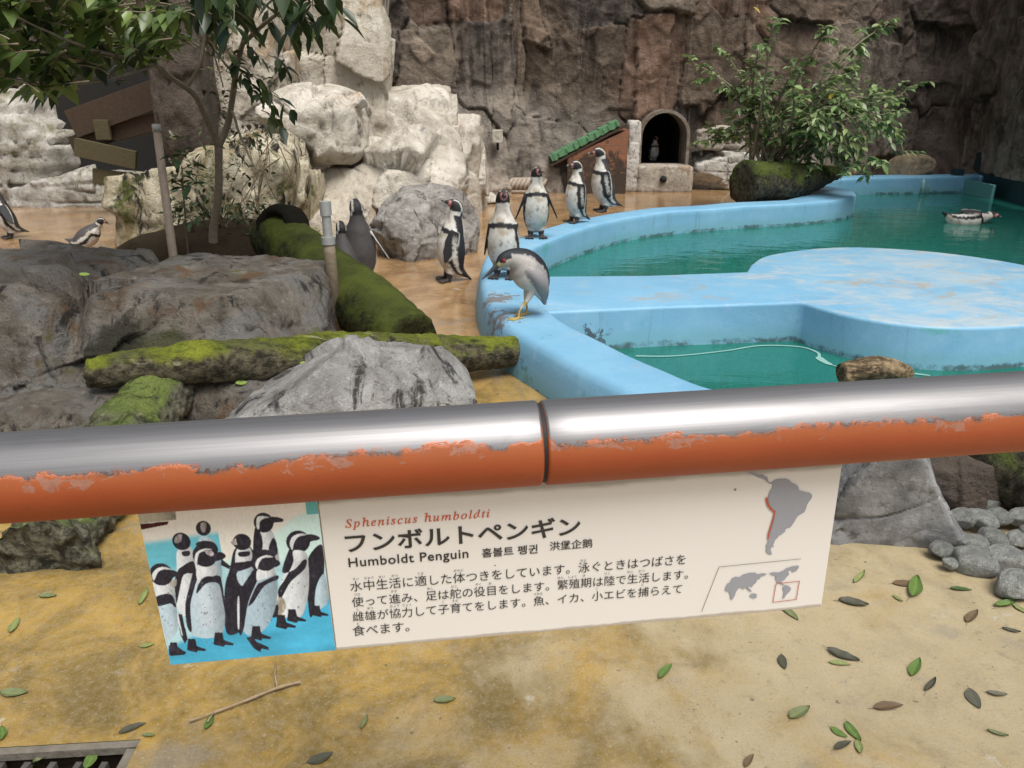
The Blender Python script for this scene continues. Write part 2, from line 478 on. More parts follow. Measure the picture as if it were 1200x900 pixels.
def mat_water():
    N = NT("pool_water")
    p = N.obj()
    rip = N.noise(1.6, 4, 0.55, N.scaled(p, (0.8, 1.4, 1)), 1.6)
    rip2 = N.noise(6, 3, 0.55, N.scaled(p, (0.7, 1.3, 1)), 1.2)
    bmp = N.bump(N.math('ADD', rip, N.math('MULTIPLY', rip2, 0.25)), 0.16, 0.05)
    tr = N.n("ShaderNodeBsdfTransparent", {"Color": (0.32, 0.80, 0.72)})
    df = N.n("ShaderNodeBsdfDiffuse", {"Color": N.mix(N.noise(0.7, 4, 0.6, p, 0.5), (0.012, 0.160, 0.122), (0.030, 0.25, 0.205))})
    mx = N.n("ShaderNodeMixShader", {0: 0.62, 1: tr.outputs[0], 2: df.outputs[0]})
    gl = N.n("ShaderNodeBsdfGlossy", {"Color": (1, 1, 1), "Roughness": 0.03, "Normal": bmp})
    fr = N.n("ShaderNodeFresnel", {"IOR": 1.33, "Normal": bmp})
    m2 = N.n("ShaderNodeMixShader", {0: fr.outputs[0], 1: mx.outputs[0], 2: gl.outputs[0]})
    N.t.links.new(m2.outputs[0], N.out.inputs[0])
    return N.m

def mat_tint(name, rough=0.6, var=0.2, scale=60, bump=0.2, spec=0.4, trans=0.0):
    N = NT(name)
    f = N.noise(scale, 4, 0.6)
    c = N.mix(N.math('MULTIPLY', f, var * 2), N.attr(), N.mix(0.5, N.attr(), (0, 0, 0)))
    N.fin(c, rough, N.bump(f, bump, 0.004), spec=spec)
    if trans > 0:
        tl = N.n("ShaderNodeBsdfTranslucent", {"Color": c})
        mx = N.n("ShaderNodeMixShader", {0: trans, 1: N.b.outputs[0], 2: tl.outputs[0]})
        N.t.links.new(mx.outputs[0], N.out.inputs[0])
    return N.m

M = {}
M['ground'] = mat_ground()
M['cliff'] = mat_cliff()
M['pool'] = mat_pool("painted_pool_concrete", -0.03)
M['platform'] = mat_pool("worn_painted_concrete", 0.135)
M['water'] = mat_water()
M['leaf'] = mat_tint("leaf", 0.35, 0.2, 40, 0.1, 0.5, 0.25)
M['dead_leaf'] = mat_tint("fallen_leaf", 0.5, 0.35, 60, 0.3)
M['bird'] = mat_tint("plumage", 0.6, 0.28, 140, 0.45, 0.3)
M['print'] = mat_tint("printed_picture", 0.5, 0.03, 40, 0.0, 0.25)
M['bark'] = plain("grey_bark", (0.17, 0.14, 0.10), 0.8, 0.5, 40, 0.6)
M['vine'] = plain("dry_stem", (0.14, 0.10, 0.06), 0.8, 0.5, 40, 0.4)
M['boulder'] = mat_rock("brown_boulder", (0.078, 0.064, 0.047), (0.20, 0.180, 0.150), stain=(0.12, 0.062, 0.026), stain_amt=0.35, moss=0.35, dark_amt=0.95, scale=1.5, bstr=1.0, cov=0.02, spots=(((0.55, -0.75, 0.15), 0.42, (0.040, 0.045, 0.012), 0.8), ((0.42, -0.6, 0.35), 0.20, (0.02, 0.018, 0.012), 0.8), ((-0.75, -0.95, 0.05), 0.45, (0.030, 0.034, 0.010), 0.9), ((-0.55, -0.9, -0.3), 0.4, (0.06, 0.032, 0.015), 0.8)), tone=(0.165, 0.160, 0.150), vein=0.0)
M['grey_rock'] = mat_rock("grey_rock", (0.20, 0.195, 0.185), (0.38, 0.375, 0.36), dark_amt=0.9, cov=0.03, scale=1.6, vein=0.2)
M['speckled'] = mat_rock("speckled_rock", (0.22, 0.20, 0.18), (0.42, 0.40, 0.37), dark_amt=0.8, scale=2.4)
M['pale'] = mat_rock("pale_rock", (0.43, 0.385, 0.315), (0.66, 0.61, 0.53), dark=(0.06, 0.05, 0.04), stain=(0.36, 0.24, 0.14), stain_amt=0.15, dark_amt=0.45, scale=1.1)
M['white_moss'] = mat_rock("mossy_white_rock", (0.38, 0.325, 0.215), (0.66, 0.60, 0.46), dark=(0.012, 0.011, 0.008), stain=(0.17, 0.13, 0.045), stain_amt=0.6, moss=0.45, dark_amt=1.0, scale=1.5, cov=0.05)
M['ledge'] = mat_rock("grey_ledge_rock", (0.26, 0.24, 0.205), (0.50, 0.475, 0.43), dark=(0.02, 0.018, 0.014), stain=(0.16, 0.14, 0.06), stain_amt=0.4, moss=0.4, dark_amt=0.8, scale=1.0)
M['stained'] = mat_rock("stained_pale_rock", (0.42, 0.37, 0.30), (0.60, 0.55, 0.46), dark=(0.03, 0.025, 0.02), stain=(0.30, 0.20, 0.10), stain_amt=0.45, dark_amt=0.7, scale=0.8, moss=0.15)
M['dark_rock'] = mat_rock("dark_rock", (0.055, 0.043, 0.034), (0.12, 0.095, 0.075), stain=(0.16, 0.11, 0.075), stain_amt=0.3, dark_amt=0.85)
M['sharp'] = mat_rock("slate_rock", (0.13, 0.13, 0.13), (0.31, 0.315, 0.315), dark_amt=0.5, scale=2.2, vein=0.0, gloss=0.55, bump=0.012, bstr=0.7)
M['pebble'] = mat_rock("pebble", (0.42, 0.43, 0.42), (0.68, 0.69, 0.67), dark_amt=0.45, scale=0.9, moss=0.2, rnd=True, bump=0.12)
M['slab'] = mat_rock("pale_slab", (0.46, 0.42, 0.35), (0.62, 0.58, 0.50), dark_amt=0.3, scale=2.0)
M['tan_rock'] = mat_rock("tan_rock", (0.26, 0.19, 0.12), (0.36, 0.28, 0.19), dark_amt=0.5, scale=1.6)
M['soil'] = plain("soil", (0.030, 0.022, 0.013), 0.95, 0.6, 20, 0.9, spec=0.1)
M['log_moss'] = mat_log("mossy_log", (0.065, 0.085, 0.008), (0.20, 0.225, 0.024), (0.085, 0.075, 0.048), 0.27, (0.7, 3, 3), 0.65, 0.8)
M['log_lean'] = mat_log("smooth_mossy_log", (0.026, 0.034, 0.006), (0.060, 0.074, 0.010), (0.024, 0.027, 0.009), 0.36, (1, 1, 1), 0.0, 0.5)
M['log_dark'] = mat_log("dark_mossy_log", (0.030, 0.042, 0.008), (0.085, 0.11, 0.022), (0.055, 0.05, 0.032), 0.30, (1, 1, 1), 0.1)
M['log_root'] = mat_log("cracked_mossy_log", (0.06, 0.085, 0.02), (0.15, 0.19, 0.05), (0.13, 0.125, 0.09), 0.22, (2.2, 1.2, 2.2))
M['log_bark'] = mat_log("bare_log", (0.06, 0.07, 0.02), (0.10, 0.11, 0.03), (0.26, 0.19, 0.11), -0.1, (0.6, 3, 3))
M['hollow'] = plain("rotten_heartwood", (0.010, 0.009, 0.006), 0.95, 0.6, 20, 0.8, spec=0.1)
M['concrete'] = mat_rock("weathered_concrete", (0.34, 0.30, 0.25), (0.50, 0.45, 0.38), stain=(0.26, 0.15, 0.07), stain_amt=0.35, dark_amt=0.5, scale=1.6)
M['white_stone'] = mat_rock("whitewashed_stone", (0.46, 0.43, 0.38), (0.66, 0.63, 0.58), dark_amt=0.75, scale=2.2)
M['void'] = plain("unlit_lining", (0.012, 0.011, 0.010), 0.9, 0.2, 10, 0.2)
M['wood'] = plain("old_board", (0.050, 0.030, 0.017), 0.8, 0.5, 25, 0.5)
M['wood_olive'] = plain("olive_board", (0.075, 0.062, 0.028), 0.8, 0.4, 25, 0.5)
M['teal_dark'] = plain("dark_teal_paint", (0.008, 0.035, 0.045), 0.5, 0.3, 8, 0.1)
M['teal_board'] = plain("pale_teal_board", (0.10, 0.27, 0.27), 0.5, 0.15, 8, 0.1)
M['zinc'] = plain("galvanised_steel", (0.36, 0.37, 0.36), 0.5, 0.25, 50, 0.15, metallic=0.35)
M['post_paint'] = plain("weathered_post", (0.20, 0.16, 0.11), 0.7, 0.45, 30, 0.4)
M['pole'] = plain("pale_weathered_pole", (0.33, 0.26, 0.20), 0.6, 0.35, 18, 0.3)
M['water_streak'] = plain("water_streak", (0.24, 0.42, 0.38), 0.4, 0.1, 20, 0.1)
M['rope'] = plain("rope_fibre", (0.36, 0.30, 0.24), 0.9, 0.4, 120, 0.6)
M['twig'] = plain("twig_bark", (0.30, 0.22, 0.13), 0.8, 0.4, 60, 0.4)

# ================================================================== SETTING: ground, pool, water
inner_pts = [(9.3, 3.25), (6.5, 3.2), (4.5, 3.12), (2.6, 3.08), (1.6, 3.14), (1.02, 3.39), (0.713, 3.808), (0.49, 4.233), (0.285, 4.66),
             (0.17, 5.25), (0.12, 5.9), (0.12, 6.5), (0.17, 6.95), (0.36, 7.42), (0.93, 8.45), (1.62, 9.22), (2.66, 9.78), (3.77, 10.18)]
inner = catmull([(*q, 0) for q in inner_pts], 150)
tan = np.gradient(inner, axis=0); tan /= np.linalg.norm(tan, axis=1)[:, None]
nrm = np.stack([-tan[:, 1], tan[:, 0], np.zeros(len(tan))], 1)
side = np.sign(np.dot(nrm[70], np.array([-1, 0, 0])))
outer = inner + nrm * side * 0.37
tail_in = [(3.77, 10.18), (4.4, 10.55), (4.88, 11.15), (5.02, 11.8), (4.9, 12.4), (4.78, 12.85), (5.1, 13.25), (6.0, 13.5), (7.29, 13.7), (9.3, 14.05)]
oe = outer[-1]
tail_out = [(oe[0], oe[1]), (3.95, 10.95), (4.25, 11.4), (4.35, 11.8), (4.3, 12.3), (4.25, 13.05), (4.8, 13.7), (5.9, 13.95), (7.2, 14.1), (9.3, 14.45)]
ti = catmull([(*q, 0) for q in tail_in], 70)
to = catmull([(*q, 0) for q in tail_out], 70)
inner = np.concatenate([inner, ti[1:]]); outer = np.concatenate([outer, to[1:]])
centre = (inner + outer) / 2
RIM, WATER = 0.25, -0.03
wob = fbm(np.concatenate([outer * 1.3]), 3, 5) * 0.012
prof = []
d = outer - inner
for w, z in ((1.10, -0.02), (1.08, 0.06), (1.04, 0.15), (1.0, 0.205), (0.95, 0.236), (0.86, RIM), (0.70, RIM + .002), (0.5, RIM + .002), (0.3, RIM), (0.10, RIM - .001), (0.03, 0.243), (0.005, 0.225), (0.0, 0.19), (0.0, 0.05), (0.0, -0.04), (0.0, -0.4), (0.0, -1.0)):
    q = inner + d * w
    q[:, 2] = z + (wob if z > 0.1 else 0)
    prof.append(q)
K = len(prof)
n = len(inner)
V = np.concatenate(prof)
F = [(k * n + i, k * n + i + 1, (k + 1) * n + i + 1, (k + 1) * n + i) for k in range(K - 1) for i in range(n - 1)]
pool = mesh_obj("pool_wall", V, F, M['pool'])
tag(pool, "pale blue painted concrete rim wall curving around the green penguin pool", "pool wall")

# ground sheet with the pool and the drain pit cut out of it
drain = [(-1.75, 1.20), (-0.945, 1.20), (-0.955, 1.535), (-1.75, 1.475)]
def loops_fill(loops, z):
    bm = bmesh.new()
    for lp in loops:
        vs = [bm.verts.new((x, y, z)) for x, y in lp]
        for i in range(len(vs)):
            bm.edges.new((vs[i], vs[(i + 1) % len(vs)]))
    bmesh.ops.triangle_fill(bm, use_beauty=True, use_dissolve=False, edges=bm.edges[:])
    for f in bm.faces:
        if f.normal.z < 0: f.normal_flip()
    return bm
cl = [tuple(q[:2]) for q in centre[::2]] + [tuple(centre[-1][:2])]
far = [(-80, -80), (80, -80), (80, 80), (-80, 80)]
g = bm_obj("ground", loops_fill([far, cl, drain], 0.0), M['ground'])
tag(g, "ochre stained concrete floor with worn cream and grey patches", "ground", kind="structure")
w = bm_obj("water", loops_fill([cl], WATER), M['water'])
tag(w, "green pool water", "water", kind="structure")
fl = bm_obj("pool_floor", loops_fill([cl], -0.95), plain("pool_floor_paint", (0.03, 0.20, 0.19), 0.6, 0.3, 3, 0.1))
tag(fl, "painted pool bottom", "pool floor", kind="structure")

# platform joined to the rim by a walkway
walk_far = [(0.0, 5.9), (0.26, 5.87), (1.06, 5.90), (1.86, 6.03)]
circ = catmull([(*q, 0) for q in [(1.98, 6.32), (2.3, 6.76), (3.05, 7.10), (3.8, 6.86), (4.27, 6.2), (4.25, 5.4), (3.82, 4.82), (3.14, 4.52), (2.58, 4.47), (2.18, 4.68), (1.95, 5.07)]], 60)
outl = walk_far + [tuple(q[:2]) for q in circ] + [(1.02, 4.955), (0.275, 4.82), (0.05, 4.80)]
bm = bmesh.new()
vs = [bm.verts.new((x, y, 0.246)) for x, y in outl]
top = bm.faces.new(vs)
if top.normal.z < 0: top.normal_flip()
r = bmesh.ops.extrude_face_region(bm, geom=[top])
bmesh.ops.translate(bm, verts=[v for v in r['geom'] if isinstance(v, bmesh.types.BMVert)], vec=(0, 0, -0.001))
dn = [e for e in r['geom'] if isinstance(e, bmesh.types.BMFace)]
bm.free()
def rounded_prism(name, outline, z0, z1, rad, material, parent=None):
    P = np.array(outline)
    area = 0.5 * np.sum(P[:, 0] * np.roll(P[:, 1], -1) - np.roll(P[:, 0], -1) * P[:, 1])
    if area < 0: P = P[::-1]
    m = len(P)
    tn = np.roll(P, -1, 0) - np.roll(P, 1, 0)
    tn /= np.linalg.norm(tn, axis=1)[:, None] + 1e-9
    inn = np.stack([-tn[:, 1], tn[:, 0]], 1)
    rows = [(0.0, z0), (0.0, z1 - rad)]
    for a in (25, 50, 72, 90):
        a = math.radians(a)
        rows.append((rad * (1 - math.cos(a)), z1 - rad + rad * math.sin(a)))
    V = []
    for off, z in rows:
        q = P + inn * off
        V.append(np.column_stack([q, np.full(m, z)]))
    V = np.concatenate(V)
    F = [(k * m + i, k * m + (i + 1) % m, (k + 1) * m + (i + 1) % m, (k + 1) * m + i) for k in range(len(rows) - 1) for i in range(m)]
    F.append(tuple((len(rows) - 1) * m + i for i in range(m)))
    return mesh_obj(name, V, F, material, parent)
ow = Geo()
qa, qb, qc = np.array([2.13, 4.70]), np.array([2.52, 4.455]), np.array([2.80, 4.44])
for a_, b_ in ((qa, qb), (qb, qc)):
    ow.add([[*a_, -0.5], [*b_, -0.5], [*b_, -0.055], [*a_, -0.055]], [(0, 1, 2, 3)])
pf = rounded_prism("pool_platform", outl, -0.95, 0.246, 0.022, M['platform'])
tag(pf, "round pale blue platform with scuffed top standing in the pool, joined by a walkway", "pool platform")

owm = ow.build('underwater_opening', M['void'], pf, False)
owm.location = (-0.012, -0.03, 0)
# drain pit at the near left corner
dr = empty("drain_channel", (-1.3, 1.36, 0))
g2 = Geo()
pd = np.array(drain)
for i in range(4):
    a, b = pd[i], pd[(i + 1) % 4]
    g2.add([[a[0], a[1], 0], [b[0], b[1], 0], [b[0], b[1], -0.16], [a[0], a[1], -0.16]], [(0, 1, 2, 3)])
g2.add([[*q, -0.15] for q in pd], [(0, 1, 2, 3)])
g2.build("pit", M['soil'], dr, False, loc=None)
for o in dr.children: o.location = (1.3, -1.36, 0)
gb = Geo()
for k in range(2):
    a, b = (pd[3], pd[2]) if k == 0 else (pd[2], pd[1])
    t = (b - a) / np.linalg.norm(b - a)
    mid = (a + b) / 2 + (np.array([0, -0.012]) if k == 0 else np.array([-0.012, 0]))
    V, F = box_geo(mid[0], mid[1], -0.012, np.linalg.norm(b - a) / 2 - (0.03 if k else 0), 0.011, 0.011, math.atan2(t[1], t[0]))
    gb.add(V, F)
gb.build("edge_angle", plain("broken_concrete_edge", (0.17, 0.15, 0.12), 0.9, 0.6, 28, 0.8), dr, False).location = (1.3, -1.36, 0)
M['grate'] = plain('dirty_grate', (0.075, 0.07, 0.06), 0.8, 0.6, 30, 0.5)
for k in range(9):
    x = -1.55 + k * 0.065
    V, F = box_geo(x, 1.36, -0.04, 0.008, 0.13, 0.012)
    gg = Geo(); gg.add(V, F)
    gg.build("grate_bar", M['grate'], dr, False).location = (1.3, -1.36, 0)
tag(dr, "dark drain pit with a steel edge and leaves at the near corner of the floor", "drain")

# pale ribbon imitating a reflection edge on the near water
fp = catmull([at_z(*q, WATER + 0.004) for q in [(745, 417), (790, 417), (850, 411), (890, 405), (935, 406), (958, 413), (962, 421), (985, 430), (1040, 434), (1090, 440)]], 60)
tn = np.gradient(fp, axis=0); tn /= np.linalg.norm(tn, axis=1)[:, None]
sd_ = np.stack([-tn[:, 1], tn[:, 0], 0 * tn[:, 0]], 1)
wd = 0.004 + 0.008 * (vnoise(np.column_stack([np.arange(60) * 0.23, np.zeros(60), np.zeros(60)]), 3) + 1) / 2
wd[38:44] += 0.014
V = np.concatenate([fp + sd_ * wd[:, None], fp - sd_ * wd[:, None]])
fo = mesh_obj("water_streak", V, [(i, i + 1, 60 + i + 1, 60 + i) for i in range(59)], M['water_streak'])
tag(fo, "thin pale line imitating a reflection on the near pool water", "water_streak", kind="stuff")

# ================================================================== CLIFF WALL
path = [(-15, 6.5), (-12.5, 11.5), (-9, 13.6), (-6, 13.5), (-2.4, 13.1), (0.2, 13.95), (2.6, 14.25), (4.4, 14.45), (6.2, 15.0), (7.9, 15.6), (8.35, 15.2), (8.0, 13.4), (7.78, 12.0), (7.6, 8.5), (7.5, 5), (7.5, 1.5)]
ptsP = catmull([(*q, 0) for q in path], 900)
arc = np.concatenate([[0], np.cumsum(np.linalg.norm(np.diff(ptsP, axis=0), axis=1))])
LEN = arc[-1]
DU = 0.029
nu = int(LEN / DU)
ug = np.linspace(0, LEN, nu)
base = np.column_stack([np.interp(ug, arc, ptsP[:, k]) for k in range(3)])
tb = np.gradient(base, axis=0); tb /= np.linalg.norm(tb, axis=1)[:, None]
for _ in range(40):
    tb[1:-1] = (tb[:-2] + tb[1:-1] * 2 + tb[2:]) / 4
tb /= np.linalg.norm(tb, axis=1)[:, None]
nb = np.stack([tb[:, 1], -tb[:, 0], np.zeros(nu)], 1)     # faces the enclosure
TOP = 5.6
nv = int(TOP / DU)
vg = np.linspace(-0.1, TOP, nv)
U, Vv = np.meshgrid(ug, vg, indexing='ij')
u, v = U.ravel(), Vv.ravel()
Xb = np.repeat(base[:, 0], nv)
P2 = np.column_stack([u, v, np.zeros_like(u)])
warp = np.column_stack([fbm(P2 * 0.9, 4, 3), fbm(P2 * 0.9, 4, 8), np.zeros_like(u)])
rng = np.random.RandomState(5)
seeds = []
row = 0
vv = 0.1
while vv < TOP + 1:
    hgt = rng.uniform(1.0, 1.7)
    uu = rng.uniform(-0.5, 0.3)
    while uu < LEN + 1:
        wdt = rng.uniform(0.7, 2.2)
        seeds.append((uu + wdt / 2, vv + hgt / 2 + rng.uniform(-0.25, 0.25), rng.uniform(0.8, 1.5), rng.rand(), rng.uniform(-1, 1), rng.uniform(-1, 1)))
        uu += wdt
    vv += hgt
seeds = np.array(seeds)
Q = P2 + warp * np.array([0.20, 0.22, 0])
f1 = np.full(len(u), 1e9); f2 = np.full(len(u), 1e9); idx = np.zeros(len(u), int)
for k, sdp in enumerate(seeds):
    m = np.abs(Q[:, 0] - sdp[0]) < 3.0
    m &= np.abs(Q[:, 1] - sdp[1]) < 2.5
    ii = np.nonzero(m)[0]
    dd = np.maximum(np.abs(Q[ii, 0] - sdp[0] + 0.18 * sdp[4] * (Q[ii, 1] - sdp[1])) * sdp[2], np.abs(Q[ii, 1] - sdp[1]) * 0.95)
    near = dd < f1[ii]
    f2[ii] = np.where(near, f1[ii], np.minimum(f2[ii], dd))
    idx[ii] = np.where(near, k, idx[ii])
    f1[ii] = np.minimum(f1[ii], dd)
S = seeds[idx]
edge = f2 - f1
disp = (S[:, 3] - 0.5) * 0.17 + S[:, 4] * (Q[:, 0] - S[:, 0]) * 0.10 + S[:, 5] * (Q[:, 1] - S[:, 1]) * 0.10
disp *= 0.72 + 0.28 * smooth(0, 0.06, edge)
crk = (1 - smooth(0.0, 0.04, edge)) * (0.25 + 0.75 * smooth(-0.15, 0.25, fbm(P2 * 0.8, 3, 40)))
disp -= 0.10 * crk
P3 = P2 * np.array([1, 1, 1])
disp += 0.11 * fbm(P3 * 0.45, 3, 21) + 0.05 * fbm(P3 * 1.7, 5, 22) + 0.045 * fbm(P3 * np.array([3.6, 2.4, 1]) + warp, 6, 23, 0.62, True)
jn = np.cumsum(np.concatenate([[0], np.random.RandomState(8).uniform(0.35, 1.5, 60)]))
jw = Q[:, 0] + 0.10 * Q[:, 1] * vnoise(np.column_stack([Q[:, 0] * 0.25, 0 * u, 0 * u]), 71) + 0.05 * fbm(P2 * 1.5, 3, 72)
ji = np.searchsorted(jn, jw)
jr = _h(ji.astype(float), np.floor(Q[:, 1] / 1.9 + ji * 0.37), 0 * u, 73)
disp += (jr - 0.5) * 0.13
jd = np.minimum(np.abs(jw - jn[np.clip(ji, 0, 60)]), np.abs(jw - jn[np.clip(ji - 1, 0, 60)]))
jk = (1 - smooth(0.0, 0.035, jd)) * smooth(-0.05, 0.3, fbm(P2 * 0.7, 3, 74))
disp -= 0.08 * jk
crk = np.maximum(crk, jk)
c1, c2, cid = cells(np.column_stack([Q[:, 0] * 2.6, Q[:, 1] * 2.1, 0 * u]), 9)
disp += (cid - 0.5) * 0.06 * smooth(0.0, 0.05, c2 - c1)
disp += -0.10 * np.maximum(v - 1.2, 0) * 0.25                   # leans back
# battered footing of the grey bay left of the tunnel
batt = smooth(-2.2, -0.2, Xb) * (1 - smooth(1.2, 2.0, Xb)) * (np.repeat(base[:, 1], nv) > 13)
disp += batt * 0.55 * np.clip(1 - v / 1.7, 0, 1)
# right hand wall hangs over the water
PB = np.column_stack([np.repeat(base[:, k], nv) for k in range(3)])
NB = np.column_stack([np.repeat(nb[:, k], nv) for k in range(3)])
PW = PB + NB * disp[:, None]
PW[:, 2] = v
# colours
brown = np.array([0.165, 0.114, 0.080]); grey = np.array([0.28, 0.245, 0.21]); dark = np.array([0.070, 0.058, 0.051]); palec = np.array([0.40, 0.34, 0.275]); red = np.array([0.185, 0.108, 0.074])
rr = np.array([_h(np.array([k]), np.array([0]), np.array([0]), 77)[0] for k in range(len(seeds))])[idx]
colr = np.where(rr[:, None] < 0.45, brown, np.where(rr[:, None] < 0.62, red, np.where(rr[:, None] < 0.8, (brown + palec) / 2, dark * 1.3)))
lowgrey = smooth(-3.5, -1, Xb) * (1 - smooth(1.3, 2.3, Xb)) * (1 - smooth(1.1, 1.9, v + 0.5 * fbm(P2 * 0.8, 4, 51))) * (np.repeat(base[:, 1], nv) > 13)
colr = colr * (1 - lowgrey[:, None]) + grey * 1.25 * lowgrey[:, None]
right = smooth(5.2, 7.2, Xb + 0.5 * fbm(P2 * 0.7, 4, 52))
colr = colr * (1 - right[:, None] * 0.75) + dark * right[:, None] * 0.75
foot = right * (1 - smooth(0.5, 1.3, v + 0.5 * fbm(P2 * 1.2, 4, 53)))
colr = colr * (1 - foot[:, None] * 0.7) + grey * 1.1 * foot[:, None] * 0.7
whit = smooth(2.9, 3.3, Xb) * (1 - smooth(5.4, 6.2, Xb)) * (1 - smooth(0.45, 0.8, v + 0.3 * fbm(P2 * 2, 4, 54)))
colr = colr * (1 - whit[:, None]) + np.array([0.42, 0.38, 0.33]) * whit[:, None]
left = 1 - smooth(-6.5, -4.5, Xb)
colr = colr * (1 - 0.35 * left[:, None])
sub = np.where(cid < 0.3, 0.78, np.where(cid > 0.75, 1.22, 1.0))
colr = colr * (0.72 + 0.56 * jr)[:, None] * sub[:, None] * (1 - 0.7 * crk * smooth(-0.1, 0.2, fbm(P2 * 2.5, 3, 41)))[:, None]
# tunnel mouth
TL = at_y(751, 170, 14.0); TR = at_y(803, 170, 14.0); TT = at_y(776, 132, 14.0); TS = at_y(776, 193, 14.0)
tcx, tw, tsill, ttop = (TL[0] + TR[0]) / 2, (TR[0] - TL[0]) / 2, TS[2], TT[2]
inside = (np.abs(PW[:, 0] - tcx) < tw + 0.02) & (v < ttop - tw * 0.9) & (v > tsill - 0.25)
inside |= (((PW[:, 0] - tcx) / (tw + 0.02)) ** 2 + ((v - (ttop - tw * 0.9)) / (tw * 0.92)) ** 2 < 1)
inside &= PB[:, 1] > 13
overw = (Xb > 7.2) & (np.repeat(base[:, 1], nv) < 14.2) & (v < 0.33 + 0.05 * fbm(P2 * 2, 3, 60))
bad = (inside | overw).reshape(nu, nv)
ids = np.arange(nu * nv).reshape(nu, nv)
ok = ~(bad[:-1, :-1] | bad[1:, :-1] | bad[1:, 1:] | bad[:-1, 1:])
F = np.stack([ids[:-1, :-1][ok], ids[:-1, 1:][ok], ids[1:, 1:][ok], ids[1:, :-1][ok]], 1)
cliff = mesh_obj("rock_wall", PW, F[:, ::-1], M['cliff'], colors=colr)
tag(cliff, "tall dark brown artificial rock wall with cracked slabs enclosing the pool", "rock wall")

# dark recess under the overhanging right hand part of the wall, with a pale board
rc = empty("water_inlet", (8.3, 13.5, 0))
sel = [k for k in range(nu) if base[k, 0] > 7.2 and 5.0 < base[k, 1] < 15.15 and ug[k] > ug[np.argmax(base[:, 1])]][::6]
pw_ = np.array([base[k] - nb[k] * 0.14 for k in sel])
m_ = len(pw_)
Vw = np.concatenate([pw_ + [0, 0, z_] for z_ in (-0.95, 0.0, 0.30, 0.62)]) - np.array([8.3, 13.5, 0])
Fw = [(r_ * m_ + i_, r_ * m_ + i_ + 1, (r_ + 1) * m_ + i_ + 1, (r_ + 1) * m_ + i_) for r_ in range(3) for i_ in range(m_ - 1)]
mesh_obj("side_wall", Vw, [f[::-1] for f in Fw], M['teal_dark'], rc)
bevel_box("pillar", (-0.50, 0.42, -0.1), (0.07, 0.09, 0.46), M['teal_dark'], rc)
b0, b1 = at_x(1106, 212, 7.98), at_x(1164, 226, 7.84)
bevel_box("board", ((b0[0] + b1[0]) / 2 - 8.3, (b0[1] + b1[1]) / 2 - 13.5, -0.1), (0.025, abs(b0[1] - b1[1]) / 2, 0.30), M['teal_board'], rc, rz=math.atan2(b1[1] - b0[1], b1[0] - b0[0]) + PI / 2)
tag(rc, "dark water inlet under the overhanging wall with a pale teal board in it", "inlet")

